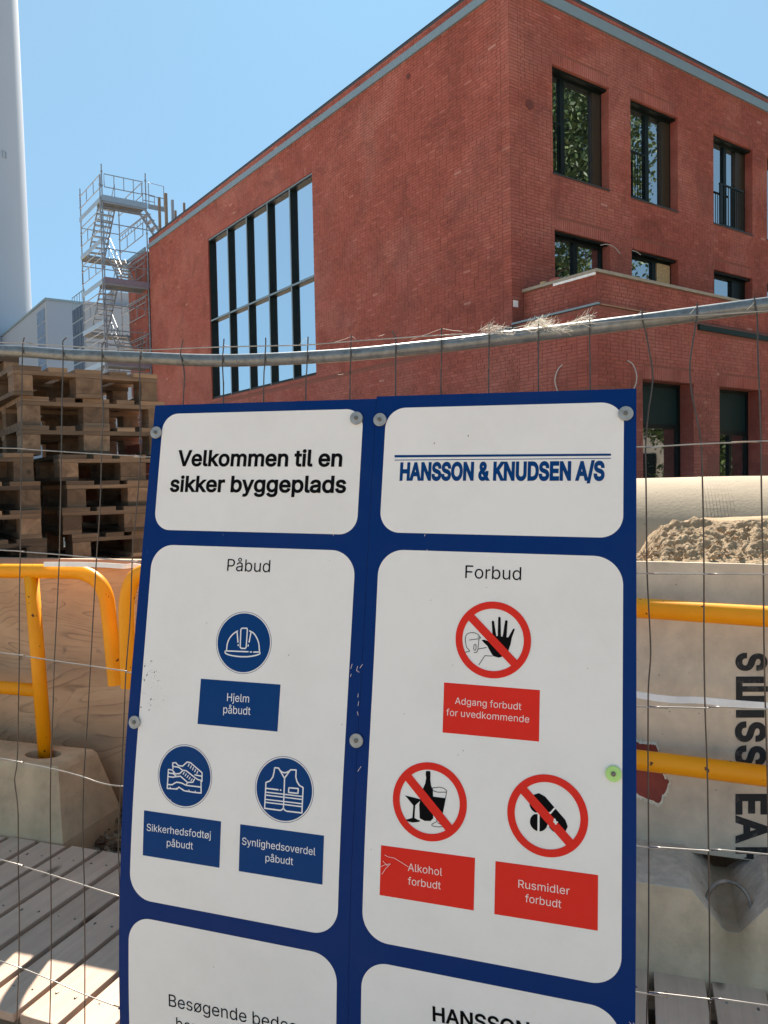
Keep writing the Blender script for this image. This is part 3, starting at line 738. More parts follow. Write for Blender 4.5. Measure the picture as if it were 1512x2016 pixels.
obj('roof_stair', mb, SCAF, sc)

# ------------------------------------------------------------------ far buildings and stack
def facade_grid(par, o, ax, a0, a1, z0, z1, nx, nz, out, pane, frame, gap=.12):
    fr = MB(); fr.box(o+ax*a0+UP*z0-out*.02, ax*(a1-a0), out*.05, UP*(z1-z0)); fo = obj('window_strip', fr, frame, par, at=o+ax*a0+UP*z0)
    w_, h_ = (a1-a0)/nx, (z1-z0)/nz; p0 = None
    for i in range(nx):
        for j in range(nz):
            c = o+ax*(a0+i*w_+gap/2)+UP*(z0+j*h_+gap/2)+out*.04
            if p0 is None:
                q = MB(); q.box(c, ax*(w_-gap), out*.04, UP*(h_-gap)); p0 = obj('pane', q, pane, fo, at=c); c0 = c
            else:
                t2 = p0.copy(); COL.objects.link(t2); t2.parent = fo; t2.location = tuple(np.array(p0.location)+(c-c0))
def boxb(par, o, t, r, h, mat, name='wall'):
    mb = MB(); mb.box(o, DL*t, DR*r, UP*h); return obj(name, mb, mat, par, at=o)
cA = A3(-38.13, 90.88, 0)
fa = thing('office_building', cA, 'pale grey flat roofed block with a glass strip at its corner, behind the pallets', 'building')
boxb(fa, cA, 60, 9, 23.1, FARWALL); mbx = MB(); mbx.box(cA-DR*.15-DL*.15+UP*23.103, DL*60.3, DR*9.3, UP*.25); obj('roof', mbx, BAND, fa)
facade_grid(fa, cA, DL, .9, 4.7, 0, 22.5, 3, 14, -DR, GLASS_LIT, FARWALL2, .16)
cB = at_z(166, 569, 80); hB = cB[2]; cB[2] = 0
fb = thing('glass_building', cB, 'dark glass fronted building with grey gable seen behind the scaffold', 'building')
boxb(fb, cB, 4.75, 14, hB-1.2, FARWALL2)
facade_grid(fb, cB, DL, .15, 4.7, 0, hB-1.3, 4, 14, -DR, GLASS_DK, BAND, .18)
rl = MB()
rl.tube([cB+UP*hB, cB+DL*4.7+UP*hB], .05, 5)
for j in range(6): rl.tube([cB+DL*.94*j+UP*(hB-1.2), cB+DL*.94*j+UP*hB], .035, 4)
obj('roof_railing', rl, BAND, fb)
mb = MB(); mb.box(cB+DR*3+DL*1+UP*(hB-1.2), DR*4, DL*3, UP*1.6); obj('roof_plant', mb, FARWALL, fb)
mb = MB(); nseg = 96; hs = [0, 20, 40, 60, 80, 100, 130]
cx, cy = -61.5, 117.5
for i, z in enumerate(hs):
    r = 9.45-.009*z
    for j in range(nseg): mb.v.append((cx+r*math.cos(2*math.pi*j/nseg), cy+r*math.sin(2*math.pi*j/nseg), z))
for i in range(len(hs)-1):
    for j in range(nseg): mb.f.append((i*nseg+j, i*nseg+(j+1) % nseg, (i+1)*nseg+(j+1) % nseg, (i+1)*nseg+j))
mb.f.append(tuple((len(hs)-1)*nseg+j for j in range(nseg)))
ch = thing('chimney_stack', (cx, cy, 0), 'huge pale grey round chimney stack rising out of the picture at the far left', 'chimney')
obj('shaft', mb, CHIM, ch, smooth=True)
d_ = A3(-cx, -cy, 0); d_ /= np.linalg.norm(d_)
q = at_z(14, 303, 112); q = A3(cx, cy, q[2]); e_ = at_z(14, 303, 112)[:2]-q[:2]; e_ = np.array([*e_, 0]); e_ /= np.linalg.norm(e_)
mb = MB(); s_ = np.cross(UP, e_); c_ = q+e_*(9.45-.009*q[2]+.02)
mb.tube([c_-s_*.3-UP*.45, c_+s_*.3-UP*.45, c_+s_*.3+UP*.45, c_-s_*.3+UP*.45], .08, 4, closed=True); obj('hatch', mb, BAND, ch)

# ------------------------------------------------------------------ pallets
def make_pallet(loc, rz):
    p = thing('wooden_pallet', loc, 'x', 'pallet', None, rz)
    H = .144
    def bd(name, x0, x1, y0, y1, z0, z1, mat=PALWOOD, bev=.002):
        mb = MB(); mb.lbox(x0, x1, y0, y1, z0, z1)
        v = np.array(mb.v); v += RNG.uniform(-.0015, .0015, v.shape); mb.v = v.tolist()
        return obj(name, mb, mat, p, at=((x0+x1)/2, (y0+y1)/2, (z0+z1)/2), local=True)
    for (x, w) in ((0, .145), (.1825, .10), (.3275, .145), (.5175, .10), (.655, .145)): bd('top_board', x, x+w, 0, 1.2, .1225, .144)
    for y in (0, .5275, 1.055): bd('stringer_board', 0.001, .799, y+.001, y+.144, .1005, .1222)
    for (x, w) in ((.002, .098), (.3275, .145), (.700, .098)):
        bd('bottom_board', x, x+w, .001, 1.199, .0, .0220)
        for y in (0, .5275, 1.055): bd('block', x+.001, x+w-.001, y+.003, y+.142, .0222, .1003, PALBLOCK)
    return p
ORD = ['top', 'second', 'third', 'fourth', 'fifth', 'sixth', 'seventh', 'eighth', 'ninth', 'tenth', 'eleventh', 'twelfth', 'thirteenth', 'fourteenth', 'fifteenth', 'sixteenth']
def corner(x, y, Z): q = at_z(x, y, Z); q[2] = 0; return q
# boards of a pallet run across its width, so its short end faces the camera
proto = None
def stack(base, n, z0, name, vis, zs=1.0, jit=.035, group='wooden pallets stacked behind the plywood board', top=0, hid=None):
    global proto
    for k in range(n):
        z = z0 + k*.1445*zs
        if proto is None: proto = make_pallet((0, 0, 0), YA); p = proto
        else:
            p = link_copy(proto)
        j = base + DR*random.uniform(-jit, jit) + DL*random.uniform(-jit, jit)
        p.location = (j[0], j[1], z); p.rotation_euler = (0, 0, YA + random.uniform(-.05, .05)); p.scale = (1, 1, zs)
        i = n-1-k + top
        p['label'] = ('%s pallet from the top of the %s' % (ORD[i], name) if i else 'topmost pallet of the %s' % name) if i < vis else hid
        p['group'] = group
mA = corner(122, 950, 4.25)
stack(mA, 12, 0, 'tall pallet stack beside the sign', 8, hid='weathered pallet low in the tall stack, hidden behind the plywood board', top=3)
stack(corner(46, 716, 4.28)+DL*.02-DR*.03, 3, 12*.1445+.003, 'tall pallet stack beside the sign', 8, zs=1.12, jit=.03)
lS = corner(78, 905, 4.02) - DR*.8
stack(lS, 12, 0, 'lower pallet stack at the left edge', 4, hid='weathered pallet low in the left edge stack, hidden behind the plywood board', jit=.025)
bS = corner(40, 703, 5.35) - DR*.8
stack(bS, 17, 0, 'rear pallet stack rising behind at the far left', 2, hid='pallet hidden in the rear stack behind the other pallets', jit=.02)
# a pack of spare bricks behind the tall stack
bp = corner(272, 830, 4.9)
pk = thing('brick_pack', bp, 'pack of spare red bricks stacked behind the right end of the pallets', 'brick pack', rz=YA)
ub = MB(); ub.lbox(0, .228, 0, .108, 0, .054, .6); um = ub.mesh('brick', BRICK)
um2 = (lambda m_: (m_.lbox(0, .228, 0, .108, 0, .054, .8), m_.mesh('brick', BRICK))[1])(MB())
for k in range(29):
    for i in range(4):
        for j in range(2):
            o = bpy.data.objects.new('brick', random.choice((um, um2))); COL.objects.link(o); o.parent = pk
            o.location = (i*.236+random.uniform(-.003, .003)-(.1 if k % 2 else 0), j*.116, k*.063)

# ------------------------------------------------------------------ plywood hoarding with batten
pw = thing('plywood_board', S(-2.6, 3.05, 0), 'brown plywood sheet standing upright behind the yellow barrier on the left', 'plywood board', rz=-TH)
mb = MB(); mb.lbox(-1.4, 1.25, 0, .021, .0, 1.222); obj('sheet', mb, PLY, pw, local=True, at=(0, 0, 0))
mb = MB(); mb.lbox(-1.4, 1.25, -.028, -.0015, 1.185, 1.223); obj('batten', mb, BATTEN, pw, local=True, at=(0, -.001, 0), bevel=.002)
mb = MB(); mb.lbox(-1.3, -1.2, .023, .07, 0, 1.2); mb.lbox(1.0, 1.1, .023, .07, 0, 1.2); mb.lbox(-.2, -.1, .023, .07, 0, 1.2); obj('brace', mb, BATTEN, pw, local=True, at=(0, 0, 0))

# ------------------------------------------------------------------ decks
def deck(name, u0, n, pitch, wd, v0, v1, label, skew=0, z1=.10, fan=0):
    d = thing(name, S(u0, v0, 0), label, 'deck', 'timber walkway sections', rz=-TH)
    L = v1-v0
    for (y0) in (.06, L/2-.04, L-.14):
        mb = MB(); mb.lbox(-.01, n*pitch, y0, y0+.09, 0.0, z1-.0265); obj('joist', mb, PALWOOD, d, local=True, at=(0, y0, 0), bevel=.003)
    for i in range(n):
        mb = MB(); nseg = 6; y0 = random.uniform(-.012, .006); y1 = L+random.uniform(-.004, .006)
        mb.lbox(0, wd, y0, y1, 0, .026)
        o = obj('plank', mb, DECKWOOD, d, local=True, bevel=.0025)
        o.location = (i*pitch, 0, z1-.026+random.uniform(-.0015, .0015)); o.rotation_euler = (0, random.uniform(-.004, .004), -(skew+fan*i))
        for yy in (.1, L-.1, L/2):
            for xx in (.03, wd-.03):
                q = MB(); q.tube([(xx, yy+random.uniform(-.01, .01), .0255), (xx, yy, .0268)], .0035, 8)
                qq = obj('nail', q, SCREW, o, local=True)
    return d
deck('timber_deck', -3.255, 15, .148, .127, 1.712, 2.600, 'weathered timber deck of diagonal planks at lower left, partly in the sun', skew=.012, fan=.004)
deck('timber_deck', -.745, 13, .158, .139, 1.40, 2.392, 'weathered timber deck of wide grey planks at lower right of the sign')

# ------------------------------------------------------------------ concrete foot blocks and barriers
def foot_block(cu, label, top_in=.045, z0=.0, hs=((-.09, 0), (.25, 0))):
    b = thing('foot_block', S(cu, 2.80, z0), label, 'concrete block', 'concrete feet of the yellow barriers', rz=-TH)
    bm = bmesh.new(); X, Y, Z = .50, .19, .385
    g1 = []
    for (zz, ins) in ((.0, .0), (.10, .0), (Z-.02, top_in+.02), (Z, top_in+.035)):
        g1.append([bm.verts.new((sx*(X-ins*1.0), sy*(Y-ins), zz)) for sx, sy in ((-1, -1), (1, -1), (1, 1), (-1, 1))])
    for a, c in zip(g1[:-1], g1[1:]):
        for k in range(4): bm.faces.new((a[k], a[(k+1) % 4], c[(k+1) % 4], c[k]))
    bm.faces.new(list(reversed(g1[0]))); bm.faces.new(g1[-1])
    me = bpy.data.meshes.new('block'); bm.to_mesh(me); bm.free()
    o = bpy.data.objects.new('block', me); COL.objects.link(o)
    cm = bmesh.new()
    for hx, hy in hs:
        r = bmesh.ops.create_cone(cm, cap_ends=True, segments=24, radius1=.05, radius2=.065, depth=.26)
        for v in r['verts']: v.co.x = v.co.x*1.5+hx; v.co.y = v.co.y*.95+hy; v.co.z += Z
    ce = bpy.data.meshes.new('cut'); cm.to_mesh(ce); cm.free(); co = bpy.data.objects.new('cut', ce); COL.objects.link(co)
    bo = o.modifiers.new('b', 'BOOLEAN'); bo.object = co; bo.operation = 'DIFFERENCE'; bo.solver = 'EXACT'
    bpy.context.view_layer.update()
    ev = o.evaluated_get(bpy.context.evaluated_depsgraph_get()); nm = bpy.data.meshes.new_from_object(ev)
    o.modifiers.clear(); o.data = nm; nm.name = 'block'; nm.materials.clear(); nm.materials.append(CONC)
    bpy.data.objects.remove(co)
    bv = o.modifiers.new('bev', 'BEVEL'); bv.width = .008; bv.segments = 2; bv.limit_method = 'ANGLE'
    o.parent = b
    return b
foot_block(-2.735, 'grey concrete foot on the left holding the leaning yellow post')
foot_block(-1.45, 'grey concrete foot of the second yellow barrier, behind the sign')

def smooth_path(pts, n=6):
    P_ = [np.asarray(p, float) for p in pts]; q = []
    for i in range(len(P_)-1):
        p0 = P_[max(i-1, 0)]; p1 = P_[i]; p2 = P_[i+1]; p3 = P_[min(i+2, len(P_)-1)]
        for k in range(n):
            t = k/n; q.append(.5*((2*p1)+(-p0+p2)*t+(2*p0-5*p1+4*p2-p3)*t*t+(-p0+3*p1-3*p2+p3)*t**3))
    q.append(P_[-1]); return q
def open_tube(mb, pts, r, n=20, th=.003):
    mb.tube(pts, r, n, caps=False)
    # inner wall and rim at both ends so that the cut ends read as pipe
    for a, b in ((pts[0], pts[1]), (pts[-1], pts[-2])):
        a = np.asarray(a); b = np.asarray(b); d = (b-a)/np.linalg.norm(b-a)
        mb.tube([a, a+d*.06], r-th, n, caps=False)
        x = np.cross(d, A3(.3, .9, .1)); x /= np.linalg.norm(x); y = np.cross(d, x)
RT = .0315
br = thing('yellow_barrier', S(-2.6, 2.82, 0), 'yellow tubular steel barrier on the left with its rounded end hanging free', 'barrier', 'yellow tubular barriers')
v_ = 2.82
top = smooth_path([S(-3.95, v_, .705), S(-3.945, v_, 1.03), S(-3.93, v_, 1.10), S(-3.88, v_, 1.16), S(-3.80, v_, 1.187), S(-3.3, v_, 1.187), S(-2.75, v_, 1.187), S(-2.33, v_, 1.190), S(-2.245, v_, 1.181), S(-2.185, v_, 1.150), S(-2.150, v_, 1.098), S(-2.138, v_, 1.03), S(-2.125, v_, .88), S(-2.112, v_, .71)], 6)
mb = MB(); open_tube(mb, top, RT); obj('top_rail', mb, YEL, br, smooth=True)
mb = MB(); mb.tube([S(-2.532, v_, 1.17), S(-2.489, v_, .34)], RT-.001, 20); obj('post', mb, YEL, br, smooth=True)
mb = MB(); mb.tube([S(-3.53, v_, 1.17), S(-3.56, v_, .34)], RT-.001, 20); obj('post', mb, YEL, br, smooth=True)
mb = MB(); mb.tube([S(-3.54, v_, .665), S(-2.515, v_, .660)], RT-.003, 20); obj('middle_rail', mb, YEL, br, smooth=True)
b2 = thing('yellow_barrier', S(-1.2, 2.68, 0), 'yellow tubular steel barrier passing behind the sign with two rails on the right', 'barrier', 'yellow tubular barriers')
va, vb = 2.72, 2.535
def V2(u): return va+(vb-va)*(u+1.98)/(1.98+.9)
e0 = at_v(253, 1353, va); e1 = at_v(249, 1220, va); e2 = at_v(252, 1170, va); e3 = at_v(265, 1138, va); e4 = at_v(292, 1124, va); e5 = at_v(330, 1124, va)
zR = lambda u: 1.139-(u-.007)*.030
top = smooth_path([e0, e1, e2, e3, e4, e5] + [S(u, V2(u), zR(u)) for u in (-1.4, -.8, -.2, .2, .5, .75)] + [S(.86, V2(.9), 1.08), S(.90, V2(.9), .98), S(.91, V2(.9), .64)], 6)
mb = MB(); open_tube(mb, top, RT); obj('top_rail', mb, YEL, b2, smooth=True)
mb = MB(); mb.tube([S(-1.4, V2(-1.4), .685), S(.62, V2(.62), .640)], RT, 20); obj('middle_rail', mb, YEL, b2, smooth=True)
for u in (-1.4, .62):
    mb = MB(); mb.tube([S(u, V2(u), 1.11), S(u, V2(u), .34 if u < 0 else .30)], RT-.001, 20); obj('post', mb, YEL, b2, smooth=True)

# ------------------------------------------------------------------ lifting block on the right with V notch and steel eye
lb = thing('lifting_block', S(.2, 2.39, 0), 'pale concrete block with a V notch and steel lifting loop at lower right', 'concrete block')
prof = [(-.62, .366), (.150, .357), (.236, .250), (.243, .247), (.272, .247), (.280, .251), (.365, .352), (.42, .357), (.98, .357)]
bm = bmesh.new(); vs0 = []; segs = 12
rows = []
for j in range(segs+1):
    f = j/segs; v = 2.392+.34*f; row = []
    for (u, z) in prof:
        zz = z; uu = u
        if .2 < u < .3: zz = z + .03*f - .02*math.sin(f*3.14)
        p = S(uu, v, zz); row.append(bm.verts.new(p-S(.2, 2.39, 0)))
    rows.append(row)
for j in range(segs):
    for i in range(len(prof)-1): bm.faces.new((rows[j][i], rows[j][i+1], rows[j+1][i+1], rows[j+1][i]))
bot = [[bm.verts.new(S(u, v, .0)-S(.2, 2.39, 0)) for (u, z) in prof] for v in (2.378, 2.74)]
for i in range(len(prof)-1):
    bm.faces.new((bot[0][i], bot[0][i+1], rows[0][i+1], rows[0][i])); bm.faces.new((rows[-1][i], rows[-1][i+1], bot[1][i+1], bot[1][i]))
bm.faces.new([bot[0][0], rows[0][0]]+[r[0] for r in rows[1:]]+[bot[1][0]]); bm.faces.new([bot[0][-1], bot[1][-1]]+[r[-1] for r in reversed(rows)])
me = bpy.data.meshes.new('block'); bm.normal_update(); bmesh.ops.recalc_face_normals(bm, faces=bm.faces); bm.to_mesh(me); bm.free(); 
def mk_notch():
    m, nt, p = newmat('stained_cast_concrete'); 
    v = coords(nt); n1 = noise(nt, v, 7, 8, .65)
    col = ramp(nt, n1, [(.25, (.54, .40, .25)), (.55, (.78, .58, .37)), (.8, (.82, .66, .46))])
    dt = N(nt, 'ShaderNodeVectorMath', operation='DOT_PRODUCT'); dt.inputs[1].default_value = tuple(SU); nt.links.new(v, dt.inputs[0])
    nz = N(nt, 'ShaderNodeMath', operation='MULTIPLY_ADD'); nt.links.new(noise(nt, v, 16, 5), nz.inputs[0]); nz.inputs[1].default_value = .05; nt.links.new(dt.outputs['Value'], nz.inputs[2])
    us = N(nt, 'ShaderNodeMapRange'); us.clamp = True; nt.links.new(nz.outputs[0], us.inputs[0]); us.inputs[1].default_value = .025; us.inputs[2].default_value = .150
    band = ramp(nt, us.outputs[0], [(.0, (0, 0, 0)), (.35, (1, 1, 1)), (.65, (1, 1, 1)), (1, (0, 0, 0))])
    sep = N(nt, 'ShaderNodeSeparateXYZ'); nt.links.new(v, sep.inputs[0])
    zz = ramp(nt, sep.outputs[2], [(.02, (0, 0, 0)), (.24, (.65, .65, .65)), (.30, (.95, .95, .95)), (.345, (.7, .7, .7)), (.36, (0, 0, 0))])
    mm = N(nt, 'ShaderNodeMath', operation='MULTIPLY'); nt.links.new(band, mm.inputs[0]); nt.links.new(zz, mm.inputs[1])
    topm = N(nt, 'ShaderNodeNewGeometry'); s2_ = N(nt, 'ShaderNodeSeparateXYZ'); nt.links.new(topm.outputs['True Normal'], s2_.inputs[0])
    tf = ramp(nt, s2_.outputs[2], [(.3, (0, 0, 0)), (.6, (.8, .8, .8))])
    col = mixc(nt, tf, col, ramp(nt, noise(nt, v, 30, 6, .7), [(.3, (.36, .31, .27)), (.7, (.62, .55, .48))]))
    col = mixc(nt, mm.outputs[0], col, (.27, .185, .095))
    vo = N(nt, 'ShaderNodeTexVoronoi'); nt.links.new(v, vo.inputs['Vector']); vo.inputs['Scale'].default_value = 34
    hole = ramp(nt, vo.outputs['Distance'], [(.08, (1, 1, 1)), (.16, (0, 0, 0))]); pick = ramp(nt, noise(nt, v, 13, 2), [(.56, (0, 0, 0)), (.6, (1, 1, 1))])
    hm2 = N(nt, 'ShaderNodeMath', operation='MULTIPLY'); nt.links.new(hole, hm2.inputs[0]); nt.links.new(pick, hm2.inputs[1])
    col = mixc(nt, hm2.outputs[0], col, (.08, .06, .04))
    nt.links.new(col, p.inputs['Base Color']); p.inputs['Roughness'].default_value = .9; bump(nt, p, noise(nt, v, 80, 6, .7), .4, .004); return m
me.materials.append(mk_notch())
o = bpy.data.objects.new('block', me); COL.objects.link(o); o.parent = lb
bv = o.modifiers.new('bev', 'BEVEL'); bv.width = .003; bv.segments = 2; bv.limit_method = 'ANGLE'; bv.angle_limit = rad(25)
c_ = S(.258, 2.47, .285)
pts = [c_+SU*(.060*math.cos(a))+UP*(.062*math.sin(a)+.0) + SV*.02*math.sin(a) for a in np.linspace(0, math.pi, 16)]
pts = [c_+SU*.060-UP*.05] + pts + [c_-SU*.062-UP*.05]
mb = MB(); mb.tube(pts, .0065, 10); obj('lifting_loop', mb, RUST, lb, smooth=True)

# ------------------------------------------------------------------ cement board bay with stencilled word and torn patch
cbd = thing('cement_board', S(.2, 2.68, 0), 'grey cement board on edge with black SWISS EAR lettering and a torn patch showing red', 'board')
mb = MB()
mb.hexa([S(-.75, 2.68, .350), S(1.2, 2.68, .315), S(1.2, 2.692, .315), S(-.75, 2.692, .350), S(-.75, 2.68, 1.288), S(1.2, 2.68, 1.262), S(1.2, 2.692, 1.262), S(-.75, 2.692, 1.288)])
sheet = obj('sheet', mb, BOARD, cbd, at=S(.2, 2.68, .8), bevel=.002)
def vp(x, y, off=0): return at_v(x, y, 2.68-off)
c7 = lambda a, b: (1200+a/4.032, 1150+b/4.032)
patch = [(120, 1300), (170, 1262), (215, 1250), (240, 1262), (290, 1270), (325, 1268), (360, 1272), (372, 1290), (385, 1320), (379, 1350), (392, 1400), (410, 1440), (430, 1530), (452, 1542), (470, 1572), (450, 1640), (420, 1680), (403, 1730), (385, 1737), (350, 1725), (300, 1700), (255, 1685), (215, 1655), (150, 1600)]
rgp = random.Random(5); patch = [(float(a)+rgp.gauss(0, 2.6), float(b)+rgp.gauss(0, 2.6)) for a, b in smooth_path([np.array(q, float) for q in patch], 3)]
mb = MB(); P_ = [vp(*c7(*q), .0015) for q in patch]; mb.poly(P_); obj('red_under_patch', mb, REDUNDER, cbd)
mb = MB(); cc = sum(P_)/len(P_)
rg = random.Random(3)
for i in range(len(patch)):
    a, b = P_[i], P_[(i+1) % len(patch)]
    for k in range(4):
        p, q = a+(b-a)*k/4, a+(b-a)*(k+1)/4
        for w_ in (0,):
            p2, q2 = p+(p-cc)*rg.uniform(.06, .17), q+(q-cc)*rg.uniform(.06, .17)
            mb.quad(p-SV*.003, q-SV*.003, q2-SV*.0008, p2-SV*.0008)
            mb.quad(p-SV*.003, q-SV*.003, q, p)
obj('torn_edge', mb, TORN, cbd)

# text -> flat mesh data (x, y) with faces
FONT = None
try:
    import os
    fpath = os.path.join(bpy.utils.system_resource('DATAFILES'), 'fonts', 'Inter.woff2')
    if os.path.exists(fpath): FONT = bpy.data.fonts.load(fpath)
except Exception: FONT = None
def text_data(txt, bold=0, shear=0, res=3):
    cu = bpy.data.curves.new('t', 'FONT'); cu.body = txt
    if FONT: cu.font = FONT
    cu.size = 1; cu.offset = bold; cu.resolution_u = res; cu.shear = shear
    o = bpy.data.objects.new('t', cu); COL.objects.link(o); bpy.context.view_layer.update()
    src = o.to_curve(bpy.context.evaluated_depsgraph_get())
    P, E_, cont = [], [], []
    for sp in src.splines:                      # sample every outline
        bp_ = sp.bezier_points; n_ = len(bp_); q = []
        for i in range(n_):
            a, b = bp_[i], bp_[(i+1) % n_]
            p0, p1, p2, p3 = a.co.xy, a.handle_right.xy, b.handle_left.xy, b.co.xy
            flat = abs((p1-p0).cross(p3-p0)) < 1e-6 and abs((p2-p0).cross(p3-p0)) < 1e-6
            st = 1 if flat else res+2
            for k in range(st):
                t = k/st; w0, w1, w2, w3 = (1-t)**3, 3*t*(1-t)**2, 3*t*t*(1-t), t**3
                q.append((w0*p0.x+w1*p1.x+w2*p2.x+w3*p3.x, w0*p0.y+w1*p1.y+w2*p2.y+w3*p3.y))
        q = [p for i, p in enumerate(q) if math.dist(p, q[i-1]) > 1e-5]
        if len(q) >= 3: cont.append(np.array(q))
    o.to_curve_clear(); bpy.data.objects.remove(o); bpy.data.curves.remove(cu)
    area = lambda q: float(np.sum(np.roll(q[:, 0], 1)*q[:, 1]-q[:, 0]*np.roll(q[:, 1], 1)))/2
    sg = 1 if area(max(cont, key=lambda q: abs(area(q)))) > 0 else -1
    if bold:                                    # push every outline outwards
        for i, q in enumerate(cont):
            d0 = q-np.roll(q, 1, 0); d1 = np.roll(q, -1, 0)-q
            n0 = np.stack([d0[:, 1], -d0[:, 0]], 1); n1 = np.stack([d1[:, 1], -d1[:, 0]], 1)
            n0 /= np.linalg.norm(n0, axis=1)[:, None]; n1 /= np.linalg.norm(n1, axis=1)[:, None]
            m_ = n0+n1; m_ /= np.maximum(.25, (m_*m_).sum(1)/2)[:, None]
            cont[i] = q+m_*bold*sg
    for q in cont:
        b0 = len(P); P += [Vector(p) for p in q]; E_ += [(b0+i, b0+(i+1) % len(q)) for i in range(len(q))]
    r = delaunay_2d_cdt(P, E_, [], 0, 1e-6)
    V = np.array([v[:] for v in r[0]]); T = [tuple(f) for f in r[2]]
    cen = np.array([V[list(f)].mean(0) for f in T]); wnd = np.zeros(len(T))
    for q in cont:
        a, b = q, np.roll(q, -1, 0)
        for k in range(len(q)):
            (x1, y1), (x2, y2) = a[k], b[k]
            if y1 == y2: continue
            hit = ((cen[:, 1] >= min(y1, y2)) & (cen[:, 1] < max(y1, y2)))
            xx = x1+(cen[:, 1]-y1)*(x2-x1)/(y2-y1)
            wnd += np.where(hit & (cen[:, 0] < xx), 1 if y2 > y1 else -1, 0)
    return V, [f for f, w_ in zip(T, wnd) if w_ != 0]
CAPH = {}
def cap_height(bold=0):
    if bold not in CAPH:
        v, f = text_data('H', bold); CAPH[bold] = (v[:, 1].min(), v[:, 1].max())
    return CAPH[bold]
# stencilled letters, turned a quarter clockwise: tops point right
boxes = [('S', 1448, 1285, 1511, 1321), ('I', 1449, 1398, 1505, 1413), ('S', 1447, 1420, 1509, 1461), ('S', 1447, 1467, 1509, 1509), ('E', 1448, 1563, 1511, 1604), ('A', 1448, 1605, 1511, 1661), ('R', 1448, 1668, 1512, 1712)]
for chx, x0, y0, x1, y1 in boxes:
    v, f = text_data(chx, .035); mn, mx = v.min(0), v.max(0)
    if chx == 'I': v[:, 0] = np.where(v[:, 0] < v[:, 0].mean(), mn[0], mx[0])
    nx = (v[:, 0]-mn[0])/(mx[0]-mn[0]); ny = (v[:, 1]-mn[1])/(mx[1]-mn[1])
    mb = MB()
    mb.v = [tuple(vp(x0+(x1-x0)*b, y0+(y1-y0)*a, .0016)) for a, b in zip(nx, ny)]; mb.f = f; mb.tone = [.5]*len(f)
    if chx == 'R':
        bm = bmesh.new(); me = mb.mesh('x', None); bm.from_mesh(me)
        bmesh.ops.bisect_plane(bm, geom=bm.verts[:]+bm.edges[:]+bm.faces[:], plane_co=(0, 0, .336), plane_no=(0, 0, -1), clear_outer=True)
        mb = MB(); bm.verts.index_update(); mb.v = [tuple(x.co) for x in bm.verts]; mb.f = [tuple(y.index for y in x.verts) for x in bm.faces]; mb.tone = [.5]*len(mb.f); bm.free()
    obj('lettering', mb, STENCIL, cbd)
mb = MB()
for (a, b, c, d) in ((1449, 1332, 1462, 1384), (1462, 1332, 1506, 1345), (1462, 1351, 1512, 1362), (1462, 1370, 1508, 1384)):
    mb.quad(vp(a, b, .0017), vp(c, b, .0017), vp(c, d, .0017), vp(a, d, .0017))
obj('lettering', mb, STENCIL, cbd)

# ------------------------------------------------------------------ sand heap behind the board
def hsh(x, y, s=1.0): return 0
from mathutils import noise as mn
def sand_h(u, v):
    R = float(np.interp(u, [-1.2, -.4, -.1, .016, .07, .143, .266, .48, 1.0], [-.9, -.30, -.09, -.018, .058, .100, .118, .122, .13]))
    f = min(1, max(0, (v-2.695)/.41))
    crest = .006*max(0, min(1, (u-.27)/.22))*max(0, min(1, (v-3.10)/.10))
    return 1.268 + crest + R*(f if R > 0 else min(1, f*1.6+.25)) - .55*max(0, v-3.3)
us = np.concatenate([np.linspace(-1.25, -.13, 36), np.linspace(-.12, .75, 300), np.linspace(.78, 1.9, 30)]); vvs = np.concatenate([np.linspace(2.694, 3.16, 170), np.linspace(3.17, 4.15, 34)]); nu, nv = len(us), len(vvs)
sm = lambda a, b, x: (lambda t: t*t*(3-2*t))(min(1, max(0, (x-a)/(b-a))))
mb = MB()
for v in vvs:
    for u in us:
        # left flank climbs towards the right, then a flat crest
        h = sand_h(u, v)
        lum = mn.fractal(Vector((u*13, v*13, 1.7)), .8, 2.1, 5)
        clump = max(0, mn.noise(Vector((u*26, v*26, 9))))**.8
        amp = 1-.93*sm(3.04, 3.12, v+.02*math.sin(u*9))*sm(.2, .3, u)
        fine = mn.noise(Vector((u*70, v*70, 4))); fine2 = abs(mn.noise(Vector((u*38+5, v*38, 2))))
        h += (.015*lum + .024*clump + .0045*fine + .012*fine2)*amp*(.35+.65*sm(2.71, 2.76, v))
        edge = sm(-1.25, -.5, u)*(1-sm(1.4, 1.9, u))*(1-sm(3.5, 4.15, v))
        mb.v.append(tuple(S(u, v, h*edge)))
for j in range(nv-1):
    for i in range(nu-1):
        a = j*nu+i; mb.f.append((a, a+1, a+nu+1, a+nu))
mb.tone = [.5]*len(mb.f)
tag(obj('sand_heap', mb, SAND, at=S(.3, 3.2, 0), smooth=False), 'heap of lumpy beige sand piled behind the grey board', 'sand heap')
mb = MB(); rg = random.Random(9)
for k in range(900):
    u = rg.uniform(-.05, .9); v = rg.uniform(2.72, 3.15); 
    h = sand_h(u, v)
    if v > 3.0: continue
    r = rg.choice((.003, .004, .006, .009)); c = S(u, v, h+.012); i = len(mb.v)
    for d in ((1, 0, 0), (-1, 0, 0), (0, 1, 0), (0, -1, 0), (0, 0, 1), (0, 0, -1)): mb.v.append(tuple(c+np.array(d)*r*rg.uniform(.6, 1.3)))
    for f in ((0, 2, 4), (2, 1, 4), (1, 3, 4), (3, 0, 4), (2, 0, 5), (1, 2, 5), (3, 1, 5), (0, 3, 5)): mb.f.append(tuple(i+q for q in f)); mb.tone.append(.5)
tag(obj('sand_crumbs', mb, SAND), 'loose crumbs of sand on the heap', 'sand', kind='stuff')

